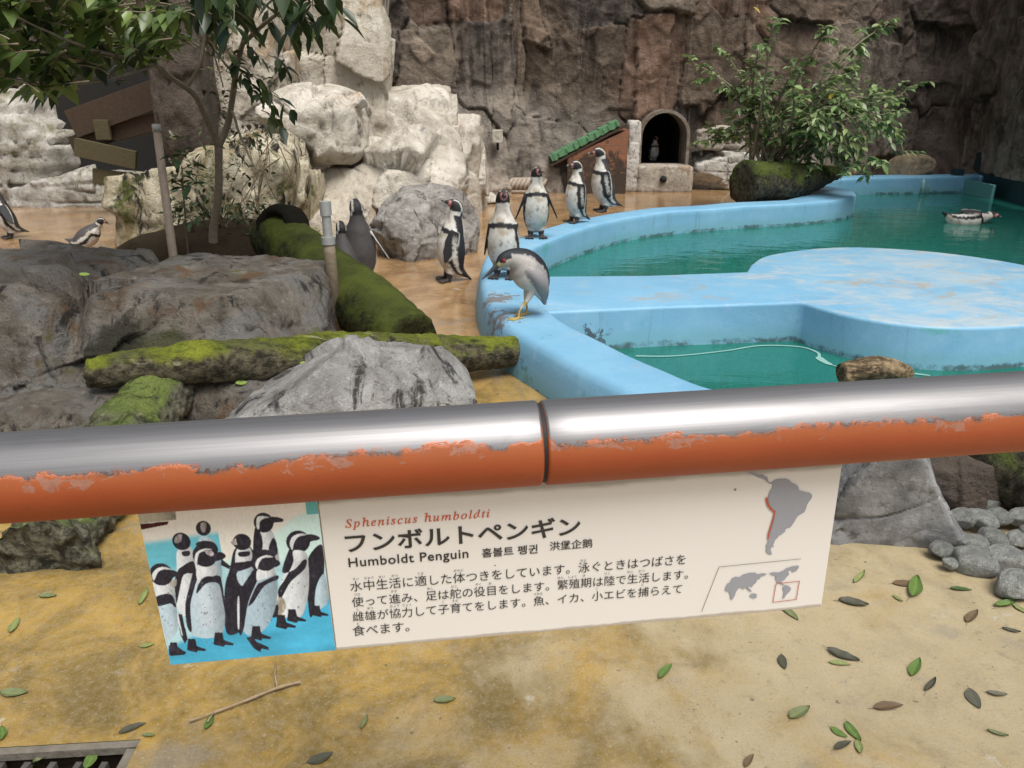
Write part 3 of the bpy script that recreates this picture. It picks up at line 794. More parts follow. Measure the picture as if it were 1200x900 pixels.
# ================================================================== ROCKS
def ico(sub):
    bm = bmesh.new()
    bmesh.ops.create_icosphere(bm, subdivisions=sub, radius=1.0)
    V = np.array([v.co[:] for v in bm.verts])
    F = [tuple(v.index for v in f.verts) for f in bm.faces]
    bm.free()
    return V, F
ICO = {k: ico(k) for k in (3, 4, 5, 6, 7)}
def rock(name, c, half, material, rz=0.0, p=3.2, seed=1, chops=9, amp=0.05, sub=6, strata=0.0, planes=(), crease=None, freq=1.6, chopd=(0.72, 0.98), crack=0.012, tilt=0.0, cell=0.25, ridge=0.30, facet=0.20, fscale=1.0):
    D, F = ICO[sub]
    rg = np.random.RandomState(seed)
    hx, hy, hz = half
    r = (np.abs(D[:, 0] / hx) ** p + np.abs(D[:, 1] / hy) ** p + np.abs(D[:, 2] / hz) ** p) ** (-1 / p)
    pl = list(planes)
    for _ in range(chops):
        m = rg.normal(size=3); m /= np.linalg.norm(m)
        sup = math.sqrt((m[0] * hx) ** 2 + (m[1] * hy) ** 2 + (m[2] * hz) ** 2)
        pl.append((*m, sup * rg.uniform(*chopd)))
    for a, b, cc, dd in pl:
        m = np.array([a, b, cc]); m = m / np.linalg.norm(m)
        dt = D @ m
        r = np.where(dt > 1e-3, np.minimum(r, dd / np.maximum(dt, 1e-3)), r)
    P = D * r[:, None]
    s = min(hx, hy, hz)
    Pn = P * freq + seed * 3.7
    dsp = fbm(Pn, 4, seed) * amp + fbm(Pn * 3.1, 6, seed + 5, 0.6, True) * amp * ridge
    f1, f2, cid = cells(Pn * 0.9 + 0.3 * np.column_stack([fbm(Pn, 3, seed + 9)] * 3), seed + 2)
    g1, g2, gc, gctr = cells(P * 1.7 * fscale + 5.1 * seed + 0.25 * np.column_stack([fbm(P * 1.3 * fscale, 3, seed + 60), fbm(P * 1.3 * fscale, 3, seed + 61), fbm(P * 1.3 * fscale, 3, seed + 62)]), seed + 40, True)
    gdir = np.column_stack([_h(gc * 9999 // 1, gc * 0, gc * 0 + q_, seed) for q_ in (1, 2, 3)]) - 0.5
    rel = (P * 1.7 * fscale + 5.1 * seed) - gctr
    dsp += facet / fscale * (rel * gdir).sum(1) + facet / fscale * 0.28 * (gc - 0.5)
    dsp -= 0.25 * facet / fscale * (1 - smooth(0, 0.03, g2 - g1)) * smooth(-0.1, 0.25, fbm(P * 2, 3, seed + 63))
    dsp += (cid - 0.5) * amp * cell * smooth(0, 0.15, f2 - f1)
    dsp -= crack * (1 - smooth(0, 0.05, f2 - f1))
    if strata > 0:
        zz = P[:, 2] + 0.08 * fbm(P * 0.8, 3, seed + 3)
        t = zz / 0.22 + 0.4 * vnoise(np.column_stack([P[:, 0] * .3, P[:, 1] * .3, zz * 1.2]), seed)
        f = t - np.floor(t)
        lay = _h(np.floor(t), 0 * t, 0 * t, seed)
        dsp += strata * (lay - 0.4) - strata * 0.8 * (1 - smooth(0, 0.16, f))
    P = P + D * dsp[:, None]
    if crease is not None:                       # a long joint line: point, direction (plane normal), depth
        q, m, dep = crease
        m = np.array(m) / np.linalg.norm(m)
        dd = np.abs((P - np.array(q)) @ m + 0.06 * fbm(P * 2, 3, seed + 8))
        P = P - D * (dep * (1 - smooth(0, 0.16, dd)))[:, None]
    cz, sz = math.cos(rz), math.sin(rz)
    ct, st = math.cos(tilt), math.sin(tilt)
    P = P @ np.array([[ct, 0, -st], [0, 1, 0], [st, 0, ct]])
    P = P @ np.array([[cz, sz, 0], [-sz, cz, 0], [0, 0, 1]])
    o = mesh_obj(name, P, F, material)
    o.location = c
    return o
def rk(name, label, *a, cat="rock", group=None, **k):
    return tag(rock(name, *a, **k), label, cat, group)

rk("boulder", "big brown and grey boulder with mossy stains and a long crease, behind the mossy logs", (-2.55, 4.46, 0.02), (1.46, 1.02, 0.60), M['boulder'], rz=-0.05, p=9, seed=3, chops=2, amp=0.04, sub=7, ridge=0.55, facet=0.20, fscale=1.25,
   planes=((0.74, -0.1, 0.66, 1.14), (0, -1, 0.12, 0.99), (0.9, -0.45, 0.1, 1.40), (0.0, -0.78, 0.62, 0.60), (0.04, 0.05, 1, 0.54)), crease=((0.22, 0, 0), (1.0, 0.05, 0.22), 0.17), chopd=(0.86, 1.02), cat="boulder")
rk("boulder", "low grey rock with dark blotches, lying just behind the handrail", (-0.74, 3.48, 0.02), (0.74, 0.42, 0.43), M['grey_rock'], rz=0.10, p=2.3, seed=12, chops=6, amp=0.04, sub=6, facet=0.10, fscale=1.6,
   planes=((-0.52, 0, 0.85, 0.40), (0.75, 0.0, 0.66, 0.52)), cat="boulder")
rk("boulder", "angular slate grey rock beside the round pebbles under the rail", (1.43, 2.62, 0.11), (0.31, 0.27, 0.30), M['sharp'], rz=0.3, p=6, seed=33, chops=4, amp=0.007, sub=6, freq=4, facet=0.17, fscale=2.3, cell=0.0,
   planes=((0.70, -0.50, 0.50, 0.19), (-0.45, -0.88, -0.12, 0.19), (0.8, 0.2, 0.5, 0.25), (0.25, -0.55, -0.8, 0.23)), crack=0.004, ridge=0.7, cat="boulder")
rk("boulder", "speckled grey boulder behind the penguin with its tail to the pool", (-0.95, 8.15, 0.20), (0.62, 0.5, 0.46), M['speckled'], rz=0.2, p=2.6, seed=41, chops=8, amp=0.06, sub=6, facet=0.25, fscale=1.6, cat="boulder")
rk("rock", "made-up dark rock standing in for the shaded gap between the slate rock and the dark log", tuple(at_y(1137, 566, 2.74)), (0.24, 0.09, 0.17), M['dark_rock'], p=3, seed=46, amp=0.02, sub=5, freq=3, facet=0.06, fscale=4)  # rock put in so its dark colour imitates the shaded gap
rk("rock", "low brown rock at the left foot of the big boulder, beside the mossy log", (-2.02, 3.36, -0.02), (0.52, 0.30, 0.26), M['boulder'], p=3, seed=47, amp=0.04, sub=6, freq=2.5, facet=0.10, fscale=2)
rk("rock", "small dark grey stone wedged under the mossy logs", (-1.42, 3.72, 0.04), (0.30, 0.24, 0.20), M['boulder'], p=3, seed=44, amp=0.03, sub=5, freq=3, facet=0.06, fscale=3)
# pale outcrop left of centre
rk("rock_outcrop", "large pale cream block of rock behind the speckled boulder", (-1.50, 9.95, 0.25), (0.92, 0.95, 0.92), M['pale'], rz=0.1, p=6, seed=51, chops=5, amp=0.05, facet=0.42, fscale=0.9, planes=((-0.25, -0.75, 0.62, 1.0), (0.6, -0.4, 0.7, 1.02)), cat="rock outcrop")
rk("rock_outcrop", "pale cream upper ledge of rock stepped against the brown wall", (-1.45, 11.35, 0.55), (0.62, 0.7, 1.10), M['pale'], rz=-0.1, p=7, seed=53, chops=4, amp=0.05, facet=0.42, fscale=1.0, planes=((0.55, -0.3, 0.75, 1.05),), cat="rock outcrop")
rk("rock_outcrop", "narrow pale block of rock at the right end of the outcrop", (-0.83, 11.5, 0.35), (0.42, 0.55, 1.05), M['pale'], rz=-0.05, p=7, seed=55, chops=4, amp=0.045, facet=0.25, fscale=1.2, planes=((0.6, -0.1, 0.75, 0.95),), cat="rock outcrop")
rk("rock_outcrop", "rounded grey overhanging rock above a dark hollow", (-2.36, 9.5, 1.22), (0.66, 0.75, 0.44), M['pale'], rz=0.1, p=3.4, seed=57, chops=5, amp=0.06, facet=0.3, planes=((-0.2, -0.5, 0.85, 0.52),), cat="rock outcrop")
rk("rock_outcrop", "tall pale grey blocky column of rock above the overhang", (-2.32, 11.2, 2.2), (0.66, 0.6, 2.3), M['stained'], rz=0.05, p=12, seed=59, chops=2, amp=0.04, facet=0.25, fscale=0.8, cat="rock outcrop", chopd=(0.9, 1.05))
rk("rock_outcrop", "cream rock face with orange stains behind the forked tree", (-3.42, 10.5, 1.6), (0.66, 0.6, 2.5), M['stained'], rz=-0.1, p=8, seed=61, chops=3, amp=0.09, cat="rock outcrop", chopd=(0.9, 1.05))
rk("rock_outcrop", "dark rough column of rock above the mossy white rock", (-3.74, 9.4, 2.55), (0.30, 0.45, 1.95), M['dark_rock'], rz=0.15, p=4, seed=63, chops=4, amp=0.10, cat="rock outcrop", chopd=(0.85, 1.05))
rk("rock_outcrop", "white rock streaked with black and moss behind the small tree", (-2.98, 8.2, 0.13), (0.84, 0.72, 1.08), M['white_moss'], rz=0.03, p=8, seed=65, chops=2, amp=0.085, facet=0.3, fscale=1.0, planes=((0.6, -0.3, 0.72, 1.25), (-0.8, -0.3, 0.5, 1.25)), ridge=0.5, cat="rock outcrop")
rk("rock_outcrop", "layered pale rock ledges on the far left behind the wet floor", (-8.3, 12.9, 0.5), (1.85, 0.9, 1.15), M['ledge'], rz=0.05, p=5, seed=67, chops=7, amp=0.10, strata=0.16, planes=((0.3, -0.6, 0.75, 1.25),), cat="rock outcrop")
rk("rock_outcrop", "low pale slab of rock at the foot of the layered ledges", (-6.4, 12.2, 0.08), (1.15, 0.5, 0.36), M['ledge'], rz=0.12, p=4, seed=68, chops=6, amp=0.06, strata=0.06, cat="rock outcrop")
rk("rock_outcrop", "grey footing rock in shade under the overhang", (-1.98, 9.0, 0.0), (0.40, 0.5, 0.75), M['stained'], rz=0.05, p=4, seed=70, chops=6, amp=0.05, cat="rock outcrop")
s1, s2 = at_z(541, 239), at_z(568, 239)
rk("stone_slab", "flat pale stone nearest the speckled boulder, beside its twin", (s1[0], s1[1], 0.06), (0.20, 0.16, 0.10), M['slab'], p=4, seed=71, amp=0.012, sub=5, freq=4, chops=5, facet=0.04, fscale=3, cat="stone")
rk("stone_slab", "flat pale stone lying beside the coiled rope", (s2[0] + 0.03, s2[1] + .1, 0.06), (0.21, 0.15, 0.10), M['slab'], p=4, seed=72, amp=0.012, sub=5, freq=4, chops=5, facet=0.04, fscale=3, cat="stone")
q = at_z(1062, 200, 0.25)
rk("rock", "tan rounded rock on the far pool edge beside the waterfall", (7.05, 14.15, 0.36), (0.42, 0.28, 0.24), M['tan_rock'], p=3, seed=73, amp=0.04, sub=5, freq=2.5, facet=0.06, fscale=2)
q = at_z(1020, 438, WATER)
# soil heap that carries the small tree
mo = rock("soil_mound", (-2.55, 6.75, -0.05), (1.15, 0.85, 0.55), M['soil'], p=2.2, seed=80, chops=3, amp=0.06, sub=5, facet=0.0)
tag(mo, "dark soil heap", "mound", kind="structure")
# pebbles by the slate rock
peb = [(1104, 645, 15, 11), (1137, 636, 19, 12), (1143, 658, 26, 19), (1181, 655, 28, 17), (1190, 686, 24, 17), (1122, 630, 12, 8), (1165, 631, 18, 13), (1151, 608, 20, 12), (1196, 632, 16, 12), (1127, 607, 18, 13),
       (1172, 605, 18, 12), (1198, 606, 15, 12), (1102, 622, 14, 10), (1113, 660, 8, 7), (1160, 588, 16, 10), (1190, 580, 16, 10), (1215, 660, 22, 15), (1218, 625, 20, 14), (1140, 580, 15, 10)]
pl_src = [rock("pebble", (0, 0, 0), (1, 0.8, 0.62), M['pebble'], p=2.4, seed=90 + k, chops=6, amp=0.06, sub=4, freq=1.2, crack=0.0, facet=0.0) for k in range(4)]
plab = ["knobbly pale pebble right beside the slate rock", "flat grey pebble behind the split green one", "large grey pebble with a mossy underside in front of the heap", "long smooth grey pebble right of the mossy one",
        "broad grey pebble at the front right of the heap by the leaves", "small grey pebble tucked under the slate rock", "rounded grey pebble in the middle of the heap", "shaded pebble behind the middle one, near the dark log",
        "grey pebble at the right edge of the middle row", "dim pebble against the right side of the slate rock", "dim pebble below the dark log", "dim pebble at the right edge under the dark log",
        "half hidden pebble under the tip of the slate rock", "tiny dark pebble in front of the knobbly one", "dark pebble touching the dark log", "dark pebble under the low end of the dark log",
        "pebble cut by the right edge of the view, front row", "pebble cut by the right edge of the view, back row", "darkest pebble at the back beside the slate rock"]
for k, (px, py, rx, ry) in enumerate(peb):
    z = 0.03 if py > 625 else 0.06
    q = at_z(px, py, z)
    sc = 2.75 / 902
    src = pl_src[k % 4]
    o = src if k < 4 else src.copy()
    if k >= 4: COL.objects.link(o)
    o.location = q
    o.scale = (rx * sc * 1.05, ry * sc * 1.35, ry * sc * 1.45)
    o.rotation_euler = (0.15 * math.sin(k * 3), 0.2 * math.cos(k * 2), math.sin(k * 5.1) * 0.5)
    o["label"] = plab[k]; o["category"] = "pebble"; o["group"] = "pebbles heaped beside the slate rock"

# ================================================================== LOGS
def log(name, pts, rads, material, seed=1, nseg=40, ring=90, rough=0.012, knots=(), lab=None, hollow=None, flare=0.0, cat="log"):
    P = catmull(pts, ring)
    R = catmull([(r_, 0, 0) for r_ in rads], ring)[:, 0]
    V, F = tube(P, R, nseg)
    C = np.repeat(P, nseg, 0)
    D = V - C
    Dn = D / (np.linalg.norm(D, axis=1)[:, None] + 1e-9)
    L = np.repeat(np.linspace(0, 1, ring), nseg)
    stretch = np.column_stack([V[:, 0] * 2, V[:, 1] * 2, V[:, 2] * 4])
    dsp = rough * (1.6 * fbm(stretch * 1.2, 4, seed) + 0.8 * fbm(V * 14, 4, seed + 4, 0.6, True))
    for (t, ang, h_) in knots:
        pass
    if flare > 0:
        dsp += flare * smooth(0.75, 1.0, L) * (0.5 + fbm(V * 7, 3, seed + 6))
    V = V + Dn * dsp[:, None]
    # broken ends: push the end rings in and out
    T0 = P[1] - P[0]; T0 /= np.linalg.norm(T0); T1 = P[-1] - P[-2]; T1 /= np.linalg.norm(T1)
    e0 = vnoise(V[:nseg] * 22, seed) * 0.025; V[:nseg] += T0 * e0[:, None]
    e1 = vnoise(V[-nseg:] * 22, seed) * 0.025; V[-nseg:] += T1 * e1[:, None]
    # dished ends instead of flat caps
    F = F[:-2]
    n0 = len(V)
    ext = []
    for (o_, cpt, tt, sgn) in ((0, P[0], T0, -1), ((ring - 1) * nseg, P[-1], T1, 1)):
        rim = V[o_:o_ + nseg]
        r2 = cpt + (rim - cpt) * 0.62 + tt * 0.01 * sgn
        b_ = n0 + len(ext)
        ext += list(r2)
        ext.append(cpt - tt * 0.02 * sgn)
        for j in range(nseg):
            k = (j + 1) % nseg
            F.append((o_ + k, o_ + j, b_ + j, b_ + k) if sgn < 0 else (o_ + j, o_ + k, b_ + k, b_ + j))
            F.append((b_ + k, b_ + j, b_ + nseg) if sgn < 0 else (b_ + j, b_ + k, b_ + nseg))
    V = np.concatenate([V, np.array(ext)])
    o = mesh_obj(name, V, F, material, loc=P[len(P) // 2])
    tag(o, lab, cat)
    return o
a0, a1 = at_y(322, 274, 6.2), at_y(478, 402, 4.9)
lg = log("log", [a0, a0 * 0.66 + a1 * 0.34, a0 * 0.33 + a1 * 0.67, a1], [0.20, 0.225, 0.235, 0.215], M['log_lean'], 3, 44, 90, 0.012, lab="thick leaning log coated in smooth dark green moss, its hollow end raised")
# hollow end of the leaning log
ax = a0 - a1; ax /= np.linalg.norm(ax)
kc = at_y(323, 266, 5.99)
toc = np.array([-0.30, -0.90, 0.30]); toc /= np.linalg.norm(toc)
e1_ = np.cross(toc, [0, 0, 1]); e1_ /= np.linalg.norm(e1_); e2_ = np.cross(e1_, toc)
prf = [(0.20, -0.16), (0.185, -0.02), (0.155, 0.03), (0.125, 0.045), (0.10, 0.025), (0.085, -0.03), (0.07, -0.02), (0.05, -0.035), (0.001, -0.05)]
aa = np.linspace(0, 2 * PI, 40, endpoint=False)
hv = np.concatenate([kc + toc * h_ + r_ * (np.cos(aa)[:, None] * e1_ + np.sin(aa)[:, None] * e2_) for r_, h_ in prf])
hv = hv + toc * (0.03 * fbm(hv * 11, 4, 4))[:, None]
hf = [(i * 40 + j, i * 40 + (j + 1) % 40, (i + 1) * 40 + (j + 1) % 40, (i + 1) * 40 + j) for i in range(len(prf) - 1) for j in range(40)]
ho = mesh_obj("hollow_end", hv - np.array(lg.location), hf, M['hollow'], lg)
b0, b1 = at_y(103, 437, 3.33), at_y(612, 413, 4.36)
log("log", [b0, b0 * .66 + b1 * .34 + np.array([0, 0, .03]), b0 * .33 + b1 * .67 + np.array([0, 0, .02]), b1], [0.072, 0.112, 0.108, 0.090], M['log_moss'], 7, 40, 140, 0.016, lab="long level log with bright yellow green moss, lying across the boulder to the pool rim")
c0, c1 = at_y(200, 448, 3.62), at_y(48, 660, 2.28)
log("log", [c0, c0 * .6 + c1 * .4 + np.array([0, 0, .03]), c0 * .25 + c1 * .75, c1], [0.14, 0.15, 0.14, 0.13], M['log_root'], 9, 48, 130, 0.030, flare=0.10, lab="mossy log running under the handrail with a cracked root end on the floor")
d0, d1 = at_y(1065, 478, 3.05), at_y(1300, 612, 2.50)
log("log", [d0, (d0 + d1) / 2, d1], [0.14, 0.16, 0.16], M['log_dark'], 13, 32, 70, 0.014, lab="dark mossy log sloping down above the pebbles under the rail")
e0, e1, e2 = at_y(872, 214, 10.62), at_y(925, 213, 10.95), at_y(982, 201, 11.55)
log("log", [e0, e1, e2], [0.29, 0.25, 0.09], M['log_dark'], 15, 36, 70, 0.03, lab="short stubby log thick with dark moss on the rim below the leafy bush")
f0, f1_ = at_y(988, 434, 3.62), at_y(1066, 433, 3.75)
log("driftwood", [f0 + [0, 0, -0.02], (f0 + f1_) / 2 + [0, 0, 0.01], f1_ + [0, 0, -0.03]], [0.05, 0.058, 0.035], M['log_bark'], 17, 24, 40, 0.012, lab="short piece of pale weathered driftwood at the pool edge above the rail", cat="driftwood")

# ================================================================== TUNNEL MOUTH, RAMP, BOARDS, POSTS
M['arch'] = mat_rock("arch_concrete", (0.17, 0.14, 0.115), (0.30, 0.26, 0.215), stain=(0.16, 0.09, 0.045), stain_amt=0.4, dark_amt=0.6, scale=2.0)
tn_ = empty("nest_tunnel", (tcx, 14.0, 0))
spring = ttop - tw
def arch_pts(w, top_off, nseg=18):
    pts = [(-w, tsill)]
    for k in range(nseg + 1):
        a = PI - PI * k / nseg
        pts.append((w * math.cos(a), spring + (tw + top_off) * math.sin(a)))
    pts.append((w, tsill))
    return pts
ai, ao = arch_pts(tw, 0.0), arch_pts(tw + 0.055, 0.055)
V = []; F = []
for y in (-0.10, 0.5):
    for q in ai: V.append((q[0], y, q[1]))
    for q in ao: V.append((q[0], y, q[1]))
m = len(ai)
for i in range(m - 1):
    F.append((i, i + 1, m + i + 1, m + i))
    F.append((i + 1, i, 2 * m + i, 2 * m + i + 1))
    F.append((m + i, m + i + 1, 3 * m + i + 1, 3 * m + i))
mesh_obj("arch_frame", V, F, M['arch'], tn_, smooth_shade=False)
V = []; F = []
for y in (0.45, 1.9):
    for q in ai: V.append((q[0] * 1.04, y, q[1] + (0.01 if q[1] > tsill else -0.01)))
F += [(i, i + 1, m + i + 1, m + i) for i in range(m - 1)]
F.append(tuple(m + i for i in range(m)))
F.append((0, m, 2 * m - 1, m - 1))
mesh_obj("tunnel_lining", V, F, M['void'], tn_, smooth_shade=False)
so = rock("sill_block", (0, -0.10, tsill / 2 - 0.005), (tw + 0.10, 0.32, tsill / 2 + 0.02), M['concrete'], p=14, seed=101, chops=0, amp=0.018, sub=5, freq=3, crack=0.01, facet=0.05, fscale=2)
so.parent = tn_
V, F = tube([(-0.04, -0.46, tsill * 0.52), (-0.04, -0.40, tsill * 0.52)], [0.058, 0.058], 18)
dpipe = mesh_obj("drain_pipe", V, F, M['void'], tn_)
jb = rock("jamb_stone", (-tw - 0.22, -0.16, tsill * 0.95), (0.15, 0.24, tsill * 0.98), M['white_stone'], p=8, seed=103, chops=1, amp=0.02, sub=5, freq=3, facet=0.08, fscale=2)
jb.parent = tn_
jb2 = rock("jamb_stone", (-tw - 0.16, -0.14, tsill + 0.40), (0.11, 0.2, 0.34), M['white_stone'], p=8, seed=104, chops=1, amp=0.02, sub=5, freq=3, facet=0.08, fscale=2)
jb2.parent = tn_
tag(tn_, "arched dark tunnel mouth with a concrete frame and sill in the back wall", "tunnel")
w1 = rk("stone_course", "whitewashed rough stone course right of the tunnel arch", (tcx + tw + 0.95, 14.02, 0.30), (0.78, 0.22, 0.36), M['white_stone'], p=7, seed=105, chops=3, amp=0.04, sub=6, strata=0.05, cat="stonework", freq=2.5)
w2 = rk("stone_course", "upper pale block set above the whitewashed stone course", (tcx + tw + 0.62, 14.1, 0.86), (0.46, 0.2, 0.17), M['concrete'], p=8, seed=106, chops=2, amp=0.03, sub=5, cat="stonework", freq=3)

# brick ramp with a green mat
rp = empty("nest_ramp", (1.3, 13.5, 0))
A_, B_ = at_y(646, 187, 13.35), at_y(724, 144, 13.5)
L_, R_ = at_y(664, 215, 13.45), at_y(734, 200, 13.45)
zl, zr = A_[2] - 0.12, B_[2] - 0.10
V = np.array([[L_[0], 13.35, 0], [R_[0] - 0.01, 13.35, 0], [R_[0] - 0.01, 13.35, zr], [L_[0], 13.35, zl + 0.16],
              [L_[0], 14.3, 0], [R_[0] - 0.01, 14.3, 0], [R_[0] - 0.01, 14.3, zr], [L_[0], 14.3, zl + 0.16]]) - np.array([1.3, 13.5, 0])
Nb = NT("old_brick")
pb = Nb.obj()
bt = Nb.n("ShaderNodeTexBrick", {"Vector": Nb.n("ShaderNodeMapping", {"Vector": pb, "Rotation": (PI / 2, 0, 0)}).outputs[0], "Color1": (0.27, 0.115, 0.062), "Color2": (0.20, 0.090, 0.052), "Mortar": (0.17, 0.10, 0.065), "Scale": 1.0, "Mortar Size": 0.008, "Brick Width": 0.34, "Row Height": 0.13})
nn = Nb.noise(4, 6, 0.7, pb, 0.5)
cb = Nb.mix(Nb.math('MULTIPLY', Nb.step(Nb.math('ADD', nn, Nb.math('MULTIPLY', Nb.sep(pb)[2], -0.35)), 0.24, 0.34), 0.92), bt.outputs[0], (0.035, 0.027, 0.018))
M['brick'] = Nb.fin(cb, 0.85, Nb.bump(Nb.noise(30, 5, 0.7, pb), 0.6, 0.02))
mesh_obj("brick_wall", V, [(0, 1, 2, 3), (5, 4, 7, 6), (3, 2, 6, 7), (1, 5, 6, 2), (4, 0, 3, 7)], M['brick'], rp, smooth_shade=False)
mid = (A_ + B_) / 2 - np.array([1.3, 13.5, 0])
ln = math.hypot(B_[0] - A_[0], B_[2] - A_[2])
an = -math.atan2(B_[2] - A_[2], B_[0] - A_[0])
bevel_box("board", (mid[0] + 0.06, mid[1] + 0.15, mid[2] - 0.062), (ln / 2 + 0.08, 0.24, 0.022), M['wood'], rp, ry=an, bev=0.006)
# ribbed mat
gm = Geo()
nr = 26
for k in range(nr):
    t = (k + 0.5) / nr - 0.5
    cz_ = 0.0
    V, F = box_geo(t * ln, 0, 0, ln / nr * 0.5 * 0.98, 0.22 + 0.012 * math.sin(k * 2.3), 0.045 + 0.006 * (k % 2) + 0.006 * math.sin(k * 1.7))
    c_, s_ = math.cos(an), math.sin(an)
    V = V @ np.array([[c_, 0, -s_], [0, 1, 0], [s_, 0, c_]])
    gm.add(V + np.array([mid[0], mid[1] + 0.12, mid[2] + 0.01]), F)
gm.build("ribbed_mat", plain("green_rubber_mat", (0.095, 0.235, 0.115), 0.6, 0.35, 12, 0.4), rp, False)
tag(rp, "brick ramp with a sloping green ribbed mat on top, left of the tunnel", "ramp")

# coiled rope at the foot of the grey bay
rp0 = at_z(568, 233); rp1 = at_z(640, 229)
gr = Geo()
for k in range(14):
    x = rp0[0] + (rp1[0] - rp0[0]) * (k + 0.5) / 14
    V, F = tube(catmull([(x - 0.05, 13.52, 0.02), (x - 0.02, 13.40, 0.12), (x + 0.03, 13.44, 0.20), (x + 0.05, 13.58, 0.21)], 10), 0.033, 8)
    gr.add(V, F)
for y_, z_ in ((13.42, 0.03), (13.55, 0.22)):
    V, F = tube([(rp0[0], y_, z_), (rp1[0], y_, z_)], 0.03, 8); gr.add(V, F)
tag(gr.build("rope_fender", M['rope'], loc=(rp0[0], 13.45, 0)), "row of twisted rope lying along the foot of the grey wall bay", "rope")
q = at_y(583, 160, 13.2)
wb = bevel_box("wall_box", (0, 0, 0), (0.085, 0.12, 0.10), M['slab'], None, bev=0.015)
hb = bevel_box("conduit", (0, 0.06, -0.14), (0.02, 0.05, 0.08), M['void'], wb, bev=0.004)
wb.location = (q[0], 13.30, q[2])
tag(wb, "small white box fixed on the grey lower wall", "wall box")

# old boards closing the dark corner on the left
hut = empty("board_shelter", (-5.6, 11.0, 0))
def plank(pA, pB, hgt, thick, mtl, yy):
    A, B = at_y(*pA, yy), at_y(*pB, yy)
    c = (A + B) / 2 - np.array([-5.6, 11.0, 0])
    bevel_box("plank", tuple(c), (np.linalg.norm(B - A) / 2, thick, hgt / 2), mtl, hut, ry=-math.atan2(B[2] - A[2], B[0] - A[0]), bev=0.008)
plank((84, 146), (184, 110), 0.36, 0.035, M['wood'], 10.9)
plank((84, 170), (184, 142), 0.22, 0.030, M['wood'], 10.98)
plank((88, 172), (160, 188), 0.24, 0.03, M['wood_olive'], 10.75)
plank((110, 206), (156, 212), 0.20, 0.04, M['wood_olive'], 10.85)
bevel_box("void_backdrop", (-0.35, 1.5, 1.0), (1.0, 0.05, 1.5), M['void'], hut)  # near-black sheet painting in the dark void behind the boards
A = at_y(123, 152, 10.9); 
bevel_box("hatch_frame", tuple(A - np.array([-5.6, 11.06, 0])), (0.10, 0.03, 0.13), M['wood_olive'], hut, bev=0.01)
tag(hut, "old dark wooden boards closing off the shaded corner under the leaves", "board shelter")

# posts
po = empty("post", at_z(396, 391))
pb_ = np.array(po.location)
hgt = at_y(385, 236, pb_[1])[2]
V, F = tube([(0, 0, -0.05), (-0.01, 0, hgt * 0.62), (-0.012, 0, hgt * 0.70)], [0.042, 0.040, 0.038], 20)
mesh_obj("shaft", V, F, M['post_paint'], po)
gz = Geo()
for z0_, z1_, r_ in ((0.69, 0.745, 0.045), (0.73, 0.92, 0.030), (0.90, 1.0, 0.038)):
    V, F = tube([(-0.013, 0, hgt * z0_), (-0.013, 0, hgt * (z0_ + z1_) / 2), (-0.013, 0, hgt * z1_)], [r_] * 3, 24); gz.add(V, F)
gz.build("cap_pipe", M['zinc'], po, False)
tag(po, "weathered round post with a galvanised pipe top beside the leaning log", "post")
p0, p1 = at_y(203, 300, 5.75), at_y(183, 146, 5.95)
pe = empty("pole", p0)
V, F = tube([(0, 0, -0.3), (0, 0, 0), tuple((p1 - p0) * 0.95)], [0.031, 0.031, 0.028], 16)
mesh_obj("shaft", V, F, M['pole'], pe)
V, F = tube([tuple((p1 - p0) * 0.945), tuple((p1 - p0))], [0.032, 0.031], 16)
mesh_obj("cap", V, F, M['zinc'], pe)
tag(pe, "thin pale leaning pole standing behind the big boulder", "pole")

# waterfall trickling from the far rim
wf = Geo()
for k, (px, wdt) in enumerate(((1082, 0.03), (1088, 0.018), (1093, 0.03))):
    a = at_y(px, 205, 13.72 + 0.05 * k)
    V, F = tube([(a[0], a[1], 0.25), (a[0], a[1] - 0.06, 0.15), (a[0] - 0.01, a[1] - 0.09, -0.03)], [wdt * 0.8, wdt, wdt * 1.3], 8)
    wf.add(V, F)
tag(wf.build("water_trickle", M['water_streak']), "white trickles of water falling from the far pool rim", "waterfall", kind="stuff")

# ================================================================== BIRDS
SP = np.array([  # y, z, front-back radius, side radius : tail ... beak of a standing penguin (unit: metre, 0.64 m tall)
    (-0.215, 0.030, 0.006, 0.020), (-0.160, 0.062, 0.020, 0.042), (-0.085, 0.100, 0.068, 0.086), (-0.030, 0.185, 0.108, 0.118), (-0.008, 0.285, 0.113, 0.122),
    (-0.004, 0.370, 0.098, 0.106), (-0.008, 0.432, 0.082, 0.089), (-0.012, 0.490, 0.062, 0.064), (-0.008, 0.540, 0.054, 0.052), (0.006, 0.582, 0.056, 0.052),
    (0.042, 0.602, 0.047, 0.042), (0.076, 0.598, 0.028, 0.024), (0.100, 0.594, 0.016, 0.012), (0.128, 0.588, 0.011, 0.008), (0.148, 0.578, 0.004, 0.003)])
BLK, WHT, DGR, PNK = np.array([0.022, 0.021, 0.023]), np.array([0.64, 0.62, 0.57]), np.array([0.05, 0.046, 0.046]), np.array([0.52, 0.22, 0.20])
